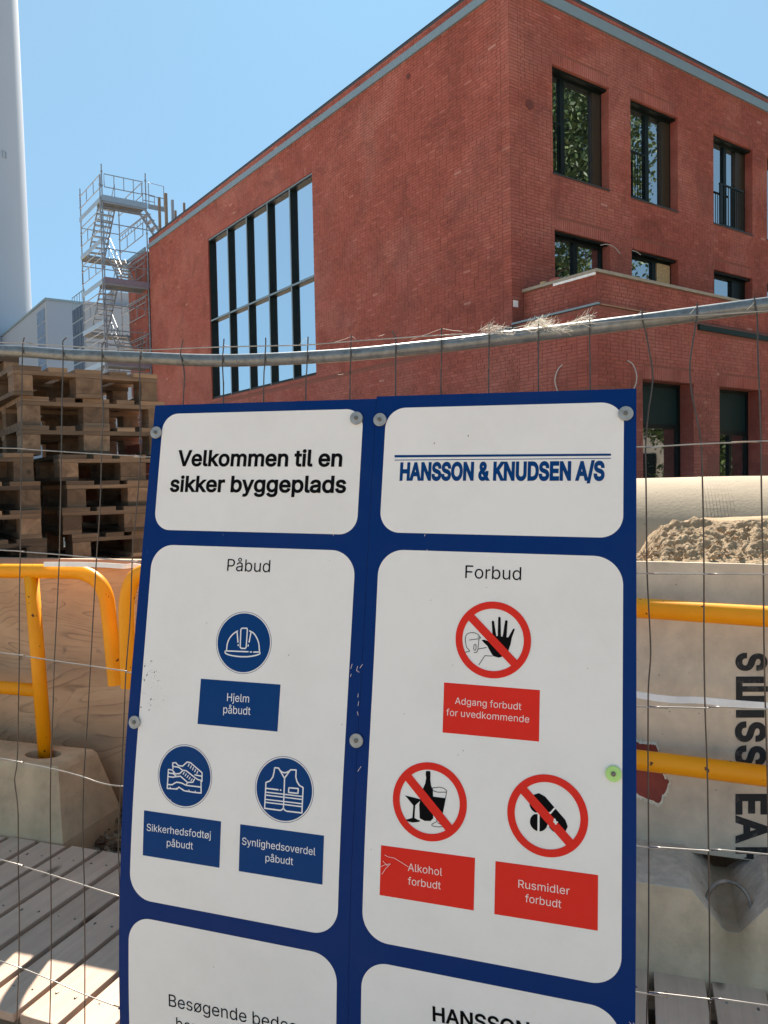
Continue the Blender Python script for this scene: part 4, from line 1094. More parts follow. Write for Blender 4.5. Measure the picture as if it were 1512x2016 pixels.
# ------------------------------------------------------------------ big concrete pipe
pp = thing('concrete_pipe', S(1.5, 5.3, 0), 'big sandy concrete pipe lying behind the sand heap, its top in the sun', 'pipe')
mb = MB(); rP = .76; zc = .785; pts_u = [-1.0, -.2, .6, 1.3, 1.9, 2.6, 3.4, 4.2]
mb.tube([S(u, 5.30+rP*.0, zc-.003*u+.004*math.sin(u*3)) for u in pts_u], rP, 72, caps=False); 
mb.tube([S(u, 5.30, zc) for u in (4.2, -1.0)], rP-.09, 48, caps=False)
obj('barrel', mb, CONC_PIPE, pp, smooth=True)
sp = at_v(1408, 1000, 4.6); us_ = float(sp@SU)*5.0/4.6 
mb = MB()
for k in range(9): mb.tube([S(us_-.075+.018*k, 5.30, zc-.003*us_), S(us_-.075+.018*k+.012, 5.30, zc-.003*us_)], rP+.004, 72, caps=False)
obj('joint_band', mb, CONC_PIPE, pp)

# ------------------------------------------------------------------ barrier tape
def ribbon(pts, w, th, mat, name, label, cat, upd=UP):
    P_ = smooth_path(pts, 6); mb = MB()
    for i in range(len(P_)-1):
        a, b = P_[i], P_[i+1]
        mb.hexa([a-upd*w/2, b-upd*w/2, b-upd*w/2+SV*th, a-upd*w/2+SV*th, a+upd*w/2, b+upd*w/2, b+upd*w/2+SV*th, a+upd*w/2+SV*th])
    return tag(obj(name, mb, mat, at=P_[0]), label, cat)
ribbon([at_v(86, 1111, 2.78), at_v(130, 1111, 2.775), at_v(190, 1112, 2.77), at_v(240, 1115, 2.765), at_v(285, 1119, 2.76), S(-1.5, 2.62, 1.12), S(-.6, 2.5, .98), at_v(1255, 1368, 2.49), at_v(1380, 1379, 2.485), at_v(1512, 1390, 2.48), at_v(1700, 1396, 2.47)], .020, .004, STRAP, 'barrier_tape', 'white plastic tape running from the left barrier behind the sign to the right', 'tape')

# ------------------------------------------------------------------ mesh fence panel
VF = 1.562
fp = thing('mesh_fence', S(-.5, VF, 0), 'galvanised wire mesh site fence panel with a bent top tube', 'fence')
rail_uz = [(-2.35, 1.96), (-1.9, 1.925), (-1.472, 1.889), (-1.28, 1.866), (-1.111, 1.849), (-.913, 1.829), (-.763, 1.821), (-.564, 1.818), (-.42, 1.8215), (-.275, 1.827), (-.042, 1.8385), (.100, 1.8465), (.23, 1.8540), (.6, 1.872), (1.1, 1.89)]
rp = smooth_path([S(u, VF, z) for u, z in rail_uz], 5)
mb = MB(); mb.tube(rp, .0138, 20); obj('top_tube', mb, GALV, fp, smooth=True)
def rz(u):
    for (a, b), (c, d) in zip(rail_uz[:-1], rail_uz[1:]):
        if a <= u <= c: return b+(d-b)*(u-a)/(c-a)
    return 1.87
for u in (-2.33, 1.08):
    mb = MB(); mb.tube([S(u, VF, 0.02), S(u, VF, rz(u))], .019, 16); obj('post', mb, GALV, fp, smooth=True)
mb = MB(); mb.tube([S(-2.33, VF, .13), S(1.08, VF, .13)], .0135, 12); obj('bottom_tube', mb, GALV, fp, smooth=True)
WIREH = simple('sunlit_mesh_wire', (.34, .32, .30), .33, .85, var=.2, nscale=20, b=0)  # lighter copy of the wire steel, sun on the horizontals painted in
WR = .00145; vw = VF-.0155
def V3(pts, r=WR, n=6, mat=WIRE, name='wire'):
    mb = MB(); mb.tube(smooth_path(pts, 4) if len(pts) > 2 else pts, r, n); return obj(name, mb, mat, fp, at=pts[0], smooth=True)
hp = [[(0, 674), (60, 677), (125, 681), (202, 686), (280, 689), (360, 686), (440, 683), (525, 681), (605, 679), (692, 672), (780, 666), (870, 660), (963, 656), (1065, 647), (1163, 637), (1265, 628), (1370, 621), (1512, 612)],
      [(0, 882), (43, 884), (120, 889), (200, 894), (277, 898), (330, 899), (1200, 881), (1272, 880), (1380, 874), (1500, 869), (1512, 868)],
      [(0, 1083), (40, 1086), (117, 1092), (190, 1099), (278, 1106), (330, 1108), (1230, 1128), (1274, 1129), (1386, 1130), (1512, 1131)],
      [(0, 1285), (38, 1290), (107, 1301), (177, 1311), (248, 1321), (330, 1330), (1230, 1389), (1277, 1391), (1388, 1394), (1512, 1396)],
      [(0, 1493), (34, 1500), (100, 1513), (130, 1520), (165, 1530), (190, 1539), (215, 1545), (243, 1548), (330, 1556), (1230, 1663), (1277, 1667), (1395, 1675), (1512, 1682)],
      [(0, 1692), (36, 1703), (100, 1722), (166, 1743), (237, 1765), (330, 1790), (1230, 1949), (1277, 1953), (1397, 1967), (1512, 1980)],
      [(0, 1892), (37, 1904), (100, 1929), (167, 1958), (238, 1984), (330, 2013)]]
for ln in hp:
    pts = [at_v(x, y, vw-.004) for x, y in ln]
    l0 = pts[0]+(pts[0]-pts[2])*3.2; r0 = pts[-1]+(pts[-1]-pts[-2])*1.0
    if len(ln) > 8 or True: pts = [S(-2.33, VF, float(l0[2]))] + pts
    if ln[-1][0] > 1400: pts = pts + [S(1.08, VF, float(pts[-1][2]))]
    else: pts = pts + [S(.4, vw, .16), S(1.08, VF, .17)]
    V3(pts, mat=WIREH)
for z in (.15,): V3([S(-2.33, VF, z), S(1.08, VF, z)])
vpx = [[(48, 664), (45, 676), (44, 705), (43, 780), (43, 884), (41, 980), (40, 1086), (38, 1180), (38, 1290), (36, 1400), (34, 1495), (30, 1525), (29, 1540), (35, 1590), (36, 1650), (36, 1703), (38, 1800), (37, 1904), (33, 2016)],
       [(132, 664), (124, 672), (124, 685), (124, 720), (122, 800), (121, 889), (119, 1000), (117, 1092), (112, 1200), (107, 1301), (104, 1400), (100, 1513), (99, 1600), (100, 1722), (101, 1850), (100, 1929), (98, 2016)],
       [(207, 672), (201, 680), (201, 700), (200, 760), (204, 810), (201, 860), (200, 894), (197, 1000), (190, 1099), (184, 1200), (178, 1311), (172, 1420), (165, 1530), (163, 1640), (166, 1743), (167, 1850), (167, 1958), (167, 2016)],
       [(281, 669), (279, 689), (275, 710), (276, 790), (276, 850), (277, 898), (270, 990), (263, 1060), (260, 1110), (256, 1220), (248, 1321), (243, 1440), (238, 1548), (233, 1650), (236, 1765), (236, 1880), (237, 2016)],
       [(360, 669), (357, 686), (356, 700), (363, 735), (361, 790), (359, 900), (350, 1300), (345, 2016)],
       [(441, 667), (440, 683), (438, 715), (440, 760), (440, 800), (440, 1300), (432, 2016)],
       [(523, 665), (523, 681), (521, 720), (519, 800), (519, 1300), (512, 2016)],
       [(606.5, 663), (606, 679), (604, 730), (602, 800), (602, 1300), (600, 2016)],
       [(692, 659), (691, 672), (690, 730), (689, 790), (690, 1300), (690, 2016)],
       [(772, 653), (779, 667), (779, 700), (779, 780), (779, 1300), (780, 2016)],
       [(869, 646), (869, 661), (869, 730), (868, 780), (868, 1300), (870, 2016)],
       [(963, 637), (963, 656), (962, 730), (962, 780), (962, 1300), (964, 2016)],
       [(1061, 632), (1060, 647), (1060, 700), (1060, 775), (1060, 1300), (1062, 2016)],
       [(1161, 618), (1161, 637), (1161, 690), (1162, 770), (1163, 1300), (1165, 2016)],
       [(1264, 609), (1265, 630), (1271, 653), (1278, 690), (1285, 735), (1283, 768), (1276, 815), (1271, 880), (1272, 960), (1273, 1050), (1274, 1129), (1278, 1210), (1281, 1285), (1277, 1345), (1276, 1391), (1276, 1520), (1277, 1667), (1277, 1830), (1275, 1953), (1273, 2016)],
       [(1372, 597), (1373, 620), (1370, 640), (1363, 680), (1358, 725), (1362, 775), (1372, 825), (1380, 874), (1383, 950), (1385, 1040), (1386, 1129), (1386, 1260), (1388, 1393), (1392, 1500), (1394, 1600), (1395, 1675), (1397, 1850), (1397, 1967), (1398, 2016)],
       [(1485, 584), (1487, 600), (1491, 627), (1492, 690), (1494, 745), (1496, 800), (1498, 869), (1499, 960), (1501, 1060), (1503, 1131), (1504, 1260), (1507, 1396), (1511, 1540), (1513, 1690), (1516, 1980), (1517, 2016)]]
for ln in vpx:
    pts = [at_v(x, y, vw+.0) for x, y in ln]
    e = pts[-1]; pts.append(S(float(e@SU)-.005, vw, .13)); V3(pts)
for u in (-1.6, -1.7, -1.81, -1.91, -2.02, -2.12, -2.22, .32, .42, .53, .63, .74, .84, .95):
    V3([S(u, vw, rz(u)+.028), S(u+random.uniform(-.01, .01), vw, 1.2), S(u-.03, vw, .6), S(u-.03, vw, .13)])

# cobweb and straw caught on the top wire
mb = MB(); rg = random.Random(21)
def strand(a, b, sag=.004, r=.00022):
    a, b = np.asarray(a), np.asarray(b); m_ = (a+b)/2+A3(rg.uniform(-1, 1), rg.uniform(-1, 1), rg.uniform(-1, .4))*sag
    mb.tube([a, m_, b], r, 3, caps=False)
def cloud(n, x0, x1, y0, y1, lo, hi, peaks):
    for k in range(n):
        x = rg.uniform(x0, x1); pk = min(peaks, key=lambda p: abs(p[0]-x)); f = max(0, 1-abs(x-pk[0])/45)
        ylo = y1-(x-x0)*(y1-y0)/(x1-x0)*0; y = pk[2]-(pk[2]-pk[1])*f*rg.random()**.7 - 2*rg.random()
        L = rg.uniform(lo, hi); an = rg.gauss(-.25, .5)
        v1 = vw+rg.uniform(-.02, .03)
        strand(at_v(x, y, v1), at_v(x+L*math.cos(an), y+L*math.sin(an), v1+rg.uniform(-.01, .01)), .003, rg.choice((.00012, .00018, .00026)))
cloud(150, 945, 1010, 640, 660, 5, 20, [(963, 640, 660)])
cloud(330, 1030, 1110, 630, 655, 5, 24, [(1064, 628, 652)])
cloud(120, 1105, 1165, 622, 645, 5, 22, [(1160, 619, 640)])
for (a, b) in (((700, 668), (692, 661)), ((872, 647), (910, 652)), ((869, 647), (810, 668)), ((963, 639), (1008, 645)), ((963, 638), (940, 652)), ((1010, 646), (1062, 630)), ((1108, 638), (1160, 620)), ((1264, 612), (1245, 625)), ((1372, 600), (1358, 618)), ((1487, 592), (1470, 610)), ((1161, 620), (1170, 632)),
               ((650, 676), (690, 663)), ((745, 662), (757, 658)), ((665, 737), (676, 736)), ((907, 668), (914, 665)), ((607, 664), (590, 678)), ((607, 664), (612, 680)), ((440, 678), (455, 682))):
    strand(at_v(*a, vw), at_v(*b, vw), .002, .00035)
for (x, y, s_) in ((1064, 631, 5), (1072, 642, 4), (1106, 560, 0)):
    if s_:
        for k in range(40):
            a = at_v(x+rg.gauss(0, s_*.5), y+rg.gauss(0, s_*.4), vw); strand(a, a+A3(rg.gauss(0, .004), rg.gauss(0, .004), rg.gauss(0, .003)), .002, .0005)
tag(obj('straw_cobweb', mb, WEB), 'dry straw and cobweb fluff caught on the top wire of the fence', 'cobweb', kind='stuff')

# ------------------------------------------------------------------ gravel by the plywood foot
mb = MB(); rg = random.Random(4)
for k in range(900):
    u = rg.uniform(-2.5, -1.4); v = rg.uniform(2.62, 3.04); r = rg.choice((.006, .009, .012, .02 if rg.random() < .5 else .01, .028 if rg.random() < .25 else .01))
    c = S(u, v, r*.3+max(0, (v-2.75))*.25); i = len(mb.v); t = rg.random()
    for zz, rr in ((-.5, .6), (0, 1.0), (.45, .62)):
        for j in range(6): mb.v.append(tuple(c+r*A3(rr*math.cos(j*1.047+zz)*rg.uniform(.8, 1.1), rr*math.sin(j*1.047+zz)*rg.uniform(.8, 1.1), zz)))
    for a in (0, 6):
        for j in range(6): mb.f.append((i+a+j, i+a+(j+1) % 6, i+a+6+(j+1) % 6, i+a+6+j)); mb.tone.append(t)
    mb.f.append(tuple(i+12+j for j in range(6))); mb.tone.append(t)
def mk_peb():
    m, nt, p = newmat('mixed_gravel'); t = N(nt, 'ShaderNodeAttribute', attribute_name='tone').outputs['Fac']
    nt.links.new(ramp(nt, t, [(0, (.09, .045, .025)), (.5, (.17, .10, .06)), (.8, (.24, .18, .12)), (1, (.45, .42, .36))]), p.inputs['Base Color']); p.inputs['Roughness'].default_value = .9; return m
tag(obj('gravel', mb, mk_peb()), 'small stones on brown soil at the foot of the plywood board', 'gravel', kind='stuff')

# ------------------------------------------------------------------ the sign
s_o = A3(0.02837781, 1.56410415, 1.71459724)
s_u = A3(0.95269605, -0.3031433, -0.02178009); s_w = A3(0.07393445, 0.16165237, 0.98407429); s_n = A3(-0.29479472, -0.93913399, 0.17641831)
def gb(t): return 0 if t > -.7 else .16*(t+.7)**2
def SG(s, t, h=0): return s_o+s_u*s+s_w*t+s_n*(h-gb(t))
def Sp(x, y):
    d = ray(x, y); off = 0
    for _ in range(6):
        p = CPOS+d*((s_o-s_n*off-CPOS)@s_n)/(d@s_n); s = (p-s_o)@s_u; t = (p-s_o)@s_w; off = gb(t)
    return np.array([float(s), float(t)])
sign = thing('safety_sign', SG(-.04, -1.70), 'blue and white Danish building site safety sign in two panels leaning on the mesh fence', 'sign')
def sheet_strip(name, s0f, s1f, t0, t1, h0, th, mat, parent, rows=40, extra=None):
    """solid sheet between left and right outlines s0f(t), s1f(t)"""
    mb = MB(); ts = sorted(set(list(np.linspace(t0, t1, rows+1)) + (extra or [])), reverse=True)
    for i in range(len(ts)-1):
        a, b = ts[i], ts[i+1]
        f = [SG(s0f(b), b, h0+th), SG(s1f(b), b, h0+th), SG(s1f(a), a, h0+th), SG(s0f(a), a, h0+th)]
        mb.quad(*f)
        if th > .001:
            k = [SG(s0f(b), b, h0), SG(s1f(b), b, h0), SG(s1f(a), a, h0), SG(s0f(a), a, h0)]
            mb.quad(k[3], k[2], k[1], k[0]); mb.quad(f[0], f[3], k[3], k[0]); mb.quad(f[2], f[1], k[1], k[2])
            if i == 0: mb.quad(f[3], f[2], k[2], k[3])
            if i == len(ts)-2: mb.quad(f[1], f[0], k[0], k[1])
    return obj(name, mb, mat, parent, smooth=False)
def rrect(name, s0, s1, t1, t0, r, h, mat, parent):
    ex = []
    for k in range(13):
        a = k/12*math.pi/2; ex += [t1-r+r*math.sin(a), t0+r-r*math.sin(a)]
    def ins(t):
        d = 0
        if t > t1-r: y = min(1, (t-(t1-r))/r); d = r*(1-math.sqrt(max(0, 1-y*y)))
        if t < t0+r: y = min(1, ((t0+r)-t)/r); d = r*(1-math.sqrt(max(0, 1-y*y)))
        return d
    return sheet_strip(name, lambda t: s0(t)+ins(t), lambda t: s1(t)-ins(t), t0, t1, h, 0.0, mat, parent, 20, ex)
def lin(pts):
    pts = sorted(pts)
    def f(t):
        return float(np.interp(t, [p[0] for p in pts], [p[1] for p in pts]))
    return f
sL = lin([(.0, -.5480), (-.30, -.5468), (-.57, -.545), (-.725, -.5425), (-.94, -.536), (-1.3, -.5315), (-1.8, -.529)])
sM = lin([(0, -.0402), (-.675, -.0380), (-1.8, -.0365)])
sM2 = lin([(0, -.0395), (-.675, -.0372), (-1.8, -.0355)])
sR = lin([(0, .4523), (-.30, .4567), (-.77, .4635), (-1.07, .4662), (-1.8, .468)])
H0 = .004
TB = -1.72
pL = sheet_strip('sign_panel', sL, sM, TB, .0, 0, .004, SBLUE, sign)
pR = sheet_strip('sign_panel', sM2, sR, TB, .0045, .0004, .004, SBLUE, sign)
WHh = .00465; PRh = .00490; TXh = .00515
c_ = lambda v: (lambda t: v)
wl = lambda a: lin([(0, -.5247+a), (-.17, -.5233+a), (-.55, -.5180+a), (-1.0, -.5115+a), (-1.3, -.5085+a)])
rrect('white_field', wl(0), lin([(0, -.0655), (-1.3, -.0600)]), -.0200, -.2725, .037, WHh, SWHITE, pL)
rrect('white_field', wl(0), lin([(-.3, -.0640), (-1.02, -.0610)]), -.3040, -1.0205, .050, WHh, SWHITE, pL)
rrect('white_field', wl(0), c_(-.0600), -1.0555, -1.66, .050, WHh, SWHITE, pL)
rrect('white_field', c_(-.0178), lin([(0, .4310), (-.3, .4340)]), -.0200, -.2665, .040, WHh, SWHITE, pR)
rrect('white_field', lin([(-.3, -.0165), (-.5, -.0145), (-1.0, -.0130)]), lin([(-.3, .4345), (-.5, .4370), (-1.0, .4430)]), -.2995, -1.0158, .050, WHh, SWHITE, pR)
rrect('white_field', c_(-.0118), c_(.4440), -1.0520, -1.66, .050, WHh, SWHITE, pR)

c3 = lambda a, b: (290+a/3.217, 760+b/3.217)
c4 = lambda a, b: (720+a/2.749, 750+b/2.749)
c5 = lambda a, b: (230+a/2.965, 1060+b/2.965)
c6 = lambda a, b: (720+a/2.8, 1080+b/2.8)
c7s = lambda a, b: (230+a/3.086, 1430+b/3.086)
c8s = lambda a, b: (700+a/2.7, 1460+b/2.7)
c9 = lambda a, b: (300+a/3.6, 1840+b/3.6)
c10 = lambda a, b: (700+a/2.7, 1860+b/2.7)
def text_on(txt, A, Bp, capref, mat, parent, bold=0.0, h=TXh, ital=0, xs=None):
    """A, Bp: baseline ends (pixels); capref: (top, bottom) pixel points of a capital letter"""
    a, b = Sp(*A), Sp(*Bp); cp = Sp(*capref[0])-Sp(*capref[1]); ch_ = np.linalg.norm(cp)
    lo, hi = cap_height(0); v, f = text_data(txt, bold, ital)
    if xs:    # letter widths squeezed
        pass
    x0, x1 = v[:, 0].min(), v[:, 0].max(); L = np.linalg.norm(b-a); e = (b-a)/L; pe = np.array([-e[1], e[0]])
    X = (v[:, 0]-x0)/(x1-x0)*L; Y = (v[:, 1])/(hi-lo)*ch_
    mb = MB(); mb.v = [tuple(SG(*(a+e*x+pe*y), h)) for x, y in zip(X, Y)]; mb.f = f; mb.tone = [.5]*len(f)
    return obj('lettering', mb, mat, parent)
def T3(c, txt, ax, ay, bx, by, cap, mat, par, **k):
    text_on(txt, c(ax, ay), c(bx, by), (c(ax, ay-cap), c(ax, ay)), mat, par, **k)
T3(c3, 'Velkommen til en', 197, 507, 1238, 510, 93, SBLACK, pL, bold=.024)
T3(c3, 'sikker byggeplads', 149, 669, 1263, 676, 93, SBLACK, pL, bold=.024)
T3(c4, 'HANSSON & KNUDSEN A/S', 187, 536, 1293, 536, 86, SBOX, pR, bold=.040)
T3(c5, 'Påbud', 650, 190, 899, 199, 69, SBLACK, pL)
T3(c6, 'Forbud', 551, 163, 858, 175, 70, SBLACK, pR)
def bar(poly, c, mat, par, h=PRh):
    mb = MB(); q = [Sp(*c(*p)) for p in poly]
    # split into rows so that it follows the curve of the sheet
    tl, tr, brr, bl = q; n = 6
    for i in range(n):
        f0, f1 = i/n, (i+1)/n
        mb.quad(SG(*(tl+(bl-tl)*f1), h), SG(*(tr+(brr-tr)*f1), h), SG(*(tr+(brr-tr)*f0), h), SG(*(tl+(bl-tl)*f0), h))
    return obj('printed_field', mb, mat, par)
bar([(160, 404), (1328, 396), (1328, 408), (160, 417)], c4, SBOX, pR); bar([(160, 429), (1328, 420), (1328, 424), (160, 433)], c4, SBOX, pR)
bar([(498, 818), (962, 852), (944, 1126), (478, 1081)], c5, SBOX, pL)
T3(c5, 'Hjelm', 650, 948, 778, 957, 46, SINK, pL); T3(c5, 'påbudt', 628, 1018, 786, 1029, 46, SINK, pL)
bar([(435, 737), (962, 779), (957, 1062), (427, 1012)], c6, SRED, pR)
T3(c6, 'Adgang forbudt', 495, 855, 859, 888, 37, SPINK, pR); T3(c6, 'for uvedkommende', 447, 918, 903, 958, 37, SPINK, pR)
bar([(174, 507), (641, 574), (631, 855), (166, 779)], c7s, SBOX, pL)
T3(c7s, 'Sikkerhedsfodtøj', 190, 630, 578, 680, 43, SINK, pL); T3(c7s, 'påbudt', 312, 723, 470, 744, 43, SINK, pL)
bar([(757, 591), (1265, 660), (1255, 957), (748, 875)], c7s, SBOX, pL)
T3(c7s, 'Synlighedsoverdel', 768, 714, 1212, 780, 44, SINK, pL); T3(c7s, 'påbudt', 910, 814, 1077, 838, 44, SINK, pL)
bar([(140, 547), (638, 614), (631, 893), (132, 811)], c8s, SRED, pR)
T3(c8s, 'Alkohol', 282, 682, 463, 709, 40, SPINK, pR); T3(c8s, 'forbudt', 282, 755, 456, 781, 40, SPINK, pR)
bar([(746, 631), (1290, 705), (1288, 1000), (740, 912)], c8s, SRED, pR)
T3(c8s, 'Rusmidler', 867, 771, 1139, 810, 42, SPINK, pR); T3(c8s, 'forbudt', 903, 847, 1094, 880, 42, SPINK, pR)
T3(c9, 'Besøgende bedes', 127, 499, 1030, 690, 85, SBLACK, pL); T3(c9, 'henvende sig på', 180, 662, 960, 830, 85, SBLACK, pL)
T3(c10, 'HANSSON &', 414, 396, 1040, 505, 74, SBLACK, pR, bold=.02)

def disc(cs, r, h, mat, par, name='printed_disc', r_in=0, n=56):
    mb = MB()
    for j in range(n):
        a, b = 2*math.pi*j/n, 2*math.pi*(j+1)/n
        pa, pb = np.array([math.cos(a), math.sin(a)]), np.array([math.cos(b), math.sin(b)])
        if r_in: mb.quad(SG(*(cs+pa*r_in), h), SG(*(cs+pa*r), h), SG(*(cs+pb*r), h), SG(*(cs+pb*r_in), h))
        else: mb.poly([SG(*cs, h), SG(*(cs+pa*r), h), SG(*(cs+pb*r), h)])
    return obj(name, mb, mat, par)
def stroke(pts, w, h, c, mb, closed=False):
    q = [Sp(*c(*p)) for p in pts]
    if closed: q = q+[q[0]]
    for a, b in zip(q[:-1], q[1:]):
        d = b-a; L = np.linalg.norm(d)
        if L < 1e-6: continue
        d /= L; nrm = np.array([-d[1], d[0]])*w/2
        mb.quad(SG(*(a-nrm), h), SG(*(b-nrm), h), SG(*(b+nrm), h), SG(*(a+nrm), h))
    for p in q:
        mb.poly([SG(*(p+w/2*np.array([math.cos(k*math.pi/4), math.sin(k*math.pi/4)])), h+.00004) for k in range(8)])
def fill(pts, h, c, mat, par, name='pictogram'):
    q = [Sp(*c(*p)) for p in pts]
    bm = bmesh.new(); vs_ = [bm.verts.new(SG(*p, h)) for p in q]; f = bm.faces.new(vs_); bmesh.ops.triangulate(bm, faces=[f])
    bm.verts.index_update(); mb = MB(); mb.v = [tuple(v.co) for v in bm.verts]; mb.f = [tuple(v.index for v in f.verts) for f in bm.faces]; mb.tone = [.5]*len(mb.f); bm.free()
    return obj(name, mb, mat, par)
# blue mandatory discs
for ctr in ((-.2906, -.4954), (-.3988, -.7669), (-.1812, -.7670)):
    ctr = np.array(ctr)
    disc(ctr, .0616, PRh, SBOX, pL, r_in=.0607); disc(ctr, .0583, PRh, SBOX, pL)
LW = .0026
def dens(pts, n=3):
    q = smooth_path([np.array([a, b]) for a, b in pts], n); return [tuple(x) for x in q]
hm = MB()
stroke(dens([(648, 655), (652, 615), (665, 583), (688, 556), (712, 540)]), LW, TXh, c5, hm); stroke(dens([(782, 540), (805, 553), (825, 583), (836, 617), (839, 660)]), LW, TXh, c5, hm)
stroke([(737, 524), (766, 524), (769, 532), (762, 636), (756, 642), (733, 641), (727, 634), (731, 532)], LW, TXh, c5, hm, True)
stroke([(709, 545), (714, 605)], LW, TXh, c5, hm); stroke([(716, 620), (716, 625)], LW, TXh, c5, hm); stroke([(790, 547), (779, 605)], LW, TXh, c5, hm); stroke([(774, 622), (773, 628)], LW, TXh, c5, hm)
stroke([(640, 656), (773, 661)], LW, TXh, c5, hm); stroke([(786, 662), (793, 662)], LW, TXh, c5, hm); stroke([(806, 663), (840, 663)], LW, TXh, c5, hm)
stroke(dens([(640, 656), (641, 669), (665, 680), (710, 688), (760, 690), (805, 685), (840, 674), (841, 663)]), LW, TXh, c5, hm)
obj('pictogram', hm, SINK, pL)
sh = MB(); L2 = .0025
stroke([(347, 240), (348, 220), (366, 218), (383, 236), (408, 239), (435, 214), (455, 218), (526, 279), (525, 332)], L2, TXh, c7s, sh)
stroke([(322, 259), (345, 262), (360, 280), (352, 278), (366, 286), (390, 284), (412, 264), (430, 267), (478, 305), (500, 320), (520, 326), (520, 402), (470, 397), (418, 388), (385, 366), (374, 378), (315, 374), (322, 259)], L2, TXh, c7s, sh)
stroke([(347, 240), (385, 246), (405, 262)], L2, TXh, c7s, sh); stroke([(348, 222), (350, 255)], L2, TXh, c7s, sh)
stroke([(322, 280), (350, 284), (372, 302), (395, 300), (418, 320), (438, 338), (470, 336), (480, 318)], L2, TXh, c7s, sh)
stroke([(319, 302), (350, 306), (372, 302)], L2, TXh, c7s, sh); stroke([(316, 350), (345, 352), (356, 344), (372, 336), (402, 341), (428, 355), (438, 338)], L2, TXh, c7s, sh)
stroke([(428, 355), (520, 366)], L2, TXh, c7s, sh); stroke([(482, 292), (525, 300), (526, 330)], L2, TXh, c7s, sh)
for k in range(5): stroke([(448+k*13, 226+k*11), (442+k*13, 240+k*11)], L2*.8, TXh, c7s, sh); stroke([(418+k*12, 276+k*10), (411+k*12, 288+k*10)], L2*.8, TXh, c7s, sh)
for k in range(5): stroke([(332+k*38, 366+k*6), (334+k*38, 374+k*6)], L2*.8, TXh, c7s, sh)
obj('pictogram', sh, SINK, pL)
ve = MB()
stroke([(966, 248), (990, 251), (1025, 312), (1062, 261), (1096, 262), (1094, 305), (1101, 332), (1115, 355), (1138, 369), (1131, 522), (1040, 512), (1026, 505), (1019, 492), (1010, 503), (1000, 507), (905, 494), (913, 338), (938, 328), (955, 305), (962, 275)], LW, TXh, c7s, ve, True)
stroke([(1026, 312), (1019, 492)], LW, TXh, c7s, ve); stroke(dens([(996, 262), (1010, 274), (1030, 279), (1056, 268)]), LW, TXh, c7s, ve)
stroke([(912, 373), (986, 382)], LW, TXh, c7s, ve); stroke([(1000, 384), (1004, 384)], LW, TXh, c7s, ve)
for yy in (396, 414, 440, 458): stroke([(910, yy), (1020, yy+13)], L2*.9, TXh, c7s, ve); stroke([(1022, yy+13), (1134, yy+27)], L2*.9, TXh, c7s, ve)
stroke([(1052, 370), (1109, 375), (1107, 404), (1050, 398)], LW, TXh, c7s, ve, True)
obj('pictogram', ve, SINK, pL)
# red prohibition signs
def prohibit(ctr, a, b, c, wdt=.0155):
    ctr = np.array(ctr); disc(ctr, .0690, TXh+.0003, SRED, pR, 'red_ring', r_in=.0560)
    mb = MB(); stroke([a, b], wdt, TXh+.0005, c, mb); mb.f = mb.f[:1]; mb.tone = mb.tone[:1]; mb.v = mb.v[:4]; obj('red_bar', mb, SRED, pR)
prohibit((.2102, -.4579), (572, 366), (830, 640), c6, .0150)
prohibit((.1059, -.7547), (272, 172), (512, 470), c8s, .0160)
prohibit((.3159, -.7525), (882, 240), (1150, 545), c8s, .0155)
fill([(642, 505), (655, 502), (685, 512), (700, 535), (703, 500), (697, 402), (703, 396), (710, 402), (722, 482), (730, 482), (733, 380), (739, 375), (746, 380), (748, 484), (757, 486), (771, 398), (778, 394), (785, 400), (778, 488), (788, 490), (814, 444), (820, 440), (824, 446), (808, 490), (800, 530), (788, 565), (765, 592), (735, 601), (705, 592), (688, 565), (672, 535), (655, 520)], TXh, c6, SBLACK, pR)
hd = MB(); LL = .0011
stroke(dens([(553, 570), (575, 566), (570, 556), (560, 545), (556, 530), (553, 512), (552, 495), (556, 480), (567, 468), (588, 463), (610, 467), (625, 477), (633, 489)]), LL, TXh, c6, hd)
stroke([(574, 504), (634, 496), (636, 489), (622, 488)], LL, TXh, c6, hd); stroke([(627, 500), (621, 560), (612, 572), (600, 573)], LL, TXh, c6, hd)
stroke(dens([(600, 532), (606, 527), (611, 533), (610, 555), (604, 560), (598, 554), (600, 532)]), LL, TXh, c6, hd)
stroke([(626, 553), (668, 545)], LL, TXh, c6, hd); stroke([(627, 640), (659, 590), (700, 592)], LL, TXh, c6, hd)
obj('pictogram', hd, SBLACK, pR)
fill([(267, 283), (354, 305), (321, 336), (317, 402), (332, 411), (349, 418), (340, 424), (305, 427), (280, 420), (272, 412), (306, 402), (311, 336)], TXh, c8s, SBLACK, pR)
fill([(378, 155), (389, 153), (401, 156), (402, 172), (401, 200), (405, 230), (413, 252), (417, 300), (416, 405), (402, 419), (370, 418), (345, 404), (342, 330), (348, 310), (358, 270), (362, 248), (374, 220), (379, 190), (376, 172)], TXh, c8s, SBLACK, pR)
fill([(414, 289), (483, 298), (466, 375), (455, 398), (440, 390), (418, 372)], TXh, c8s, SBLACK, pR)
bg_ = MB(); stroke(dens([(414, 290), (413, 250), (418, 241), (430, 243), (445, 239), (460, 242), (475, 247), (487, 258), (487, 264), (481, 300), (462, 395)]), LL, TXh, c8s, bg_)
stroke([(415, 258), (440, 266), (486, 266)], LL, TXh, c8s, bg_); stroke(dens([(428, 398), (436, 420), (412, 434), (411, 444), (440, 450), (468, 447), (455, 436), (440, 428)]), LL, TXh, c8s, bg_)
obj('pictogram', bg_, SBLACK, pR)
pm = MB(); stroke([(975, 318), (1082, 442)], .0300, TXh, c8s, pm); obj('pictogram', pm, SBLACK, pR)
def Sc(c, a, b): return Sp(*c(a, b))
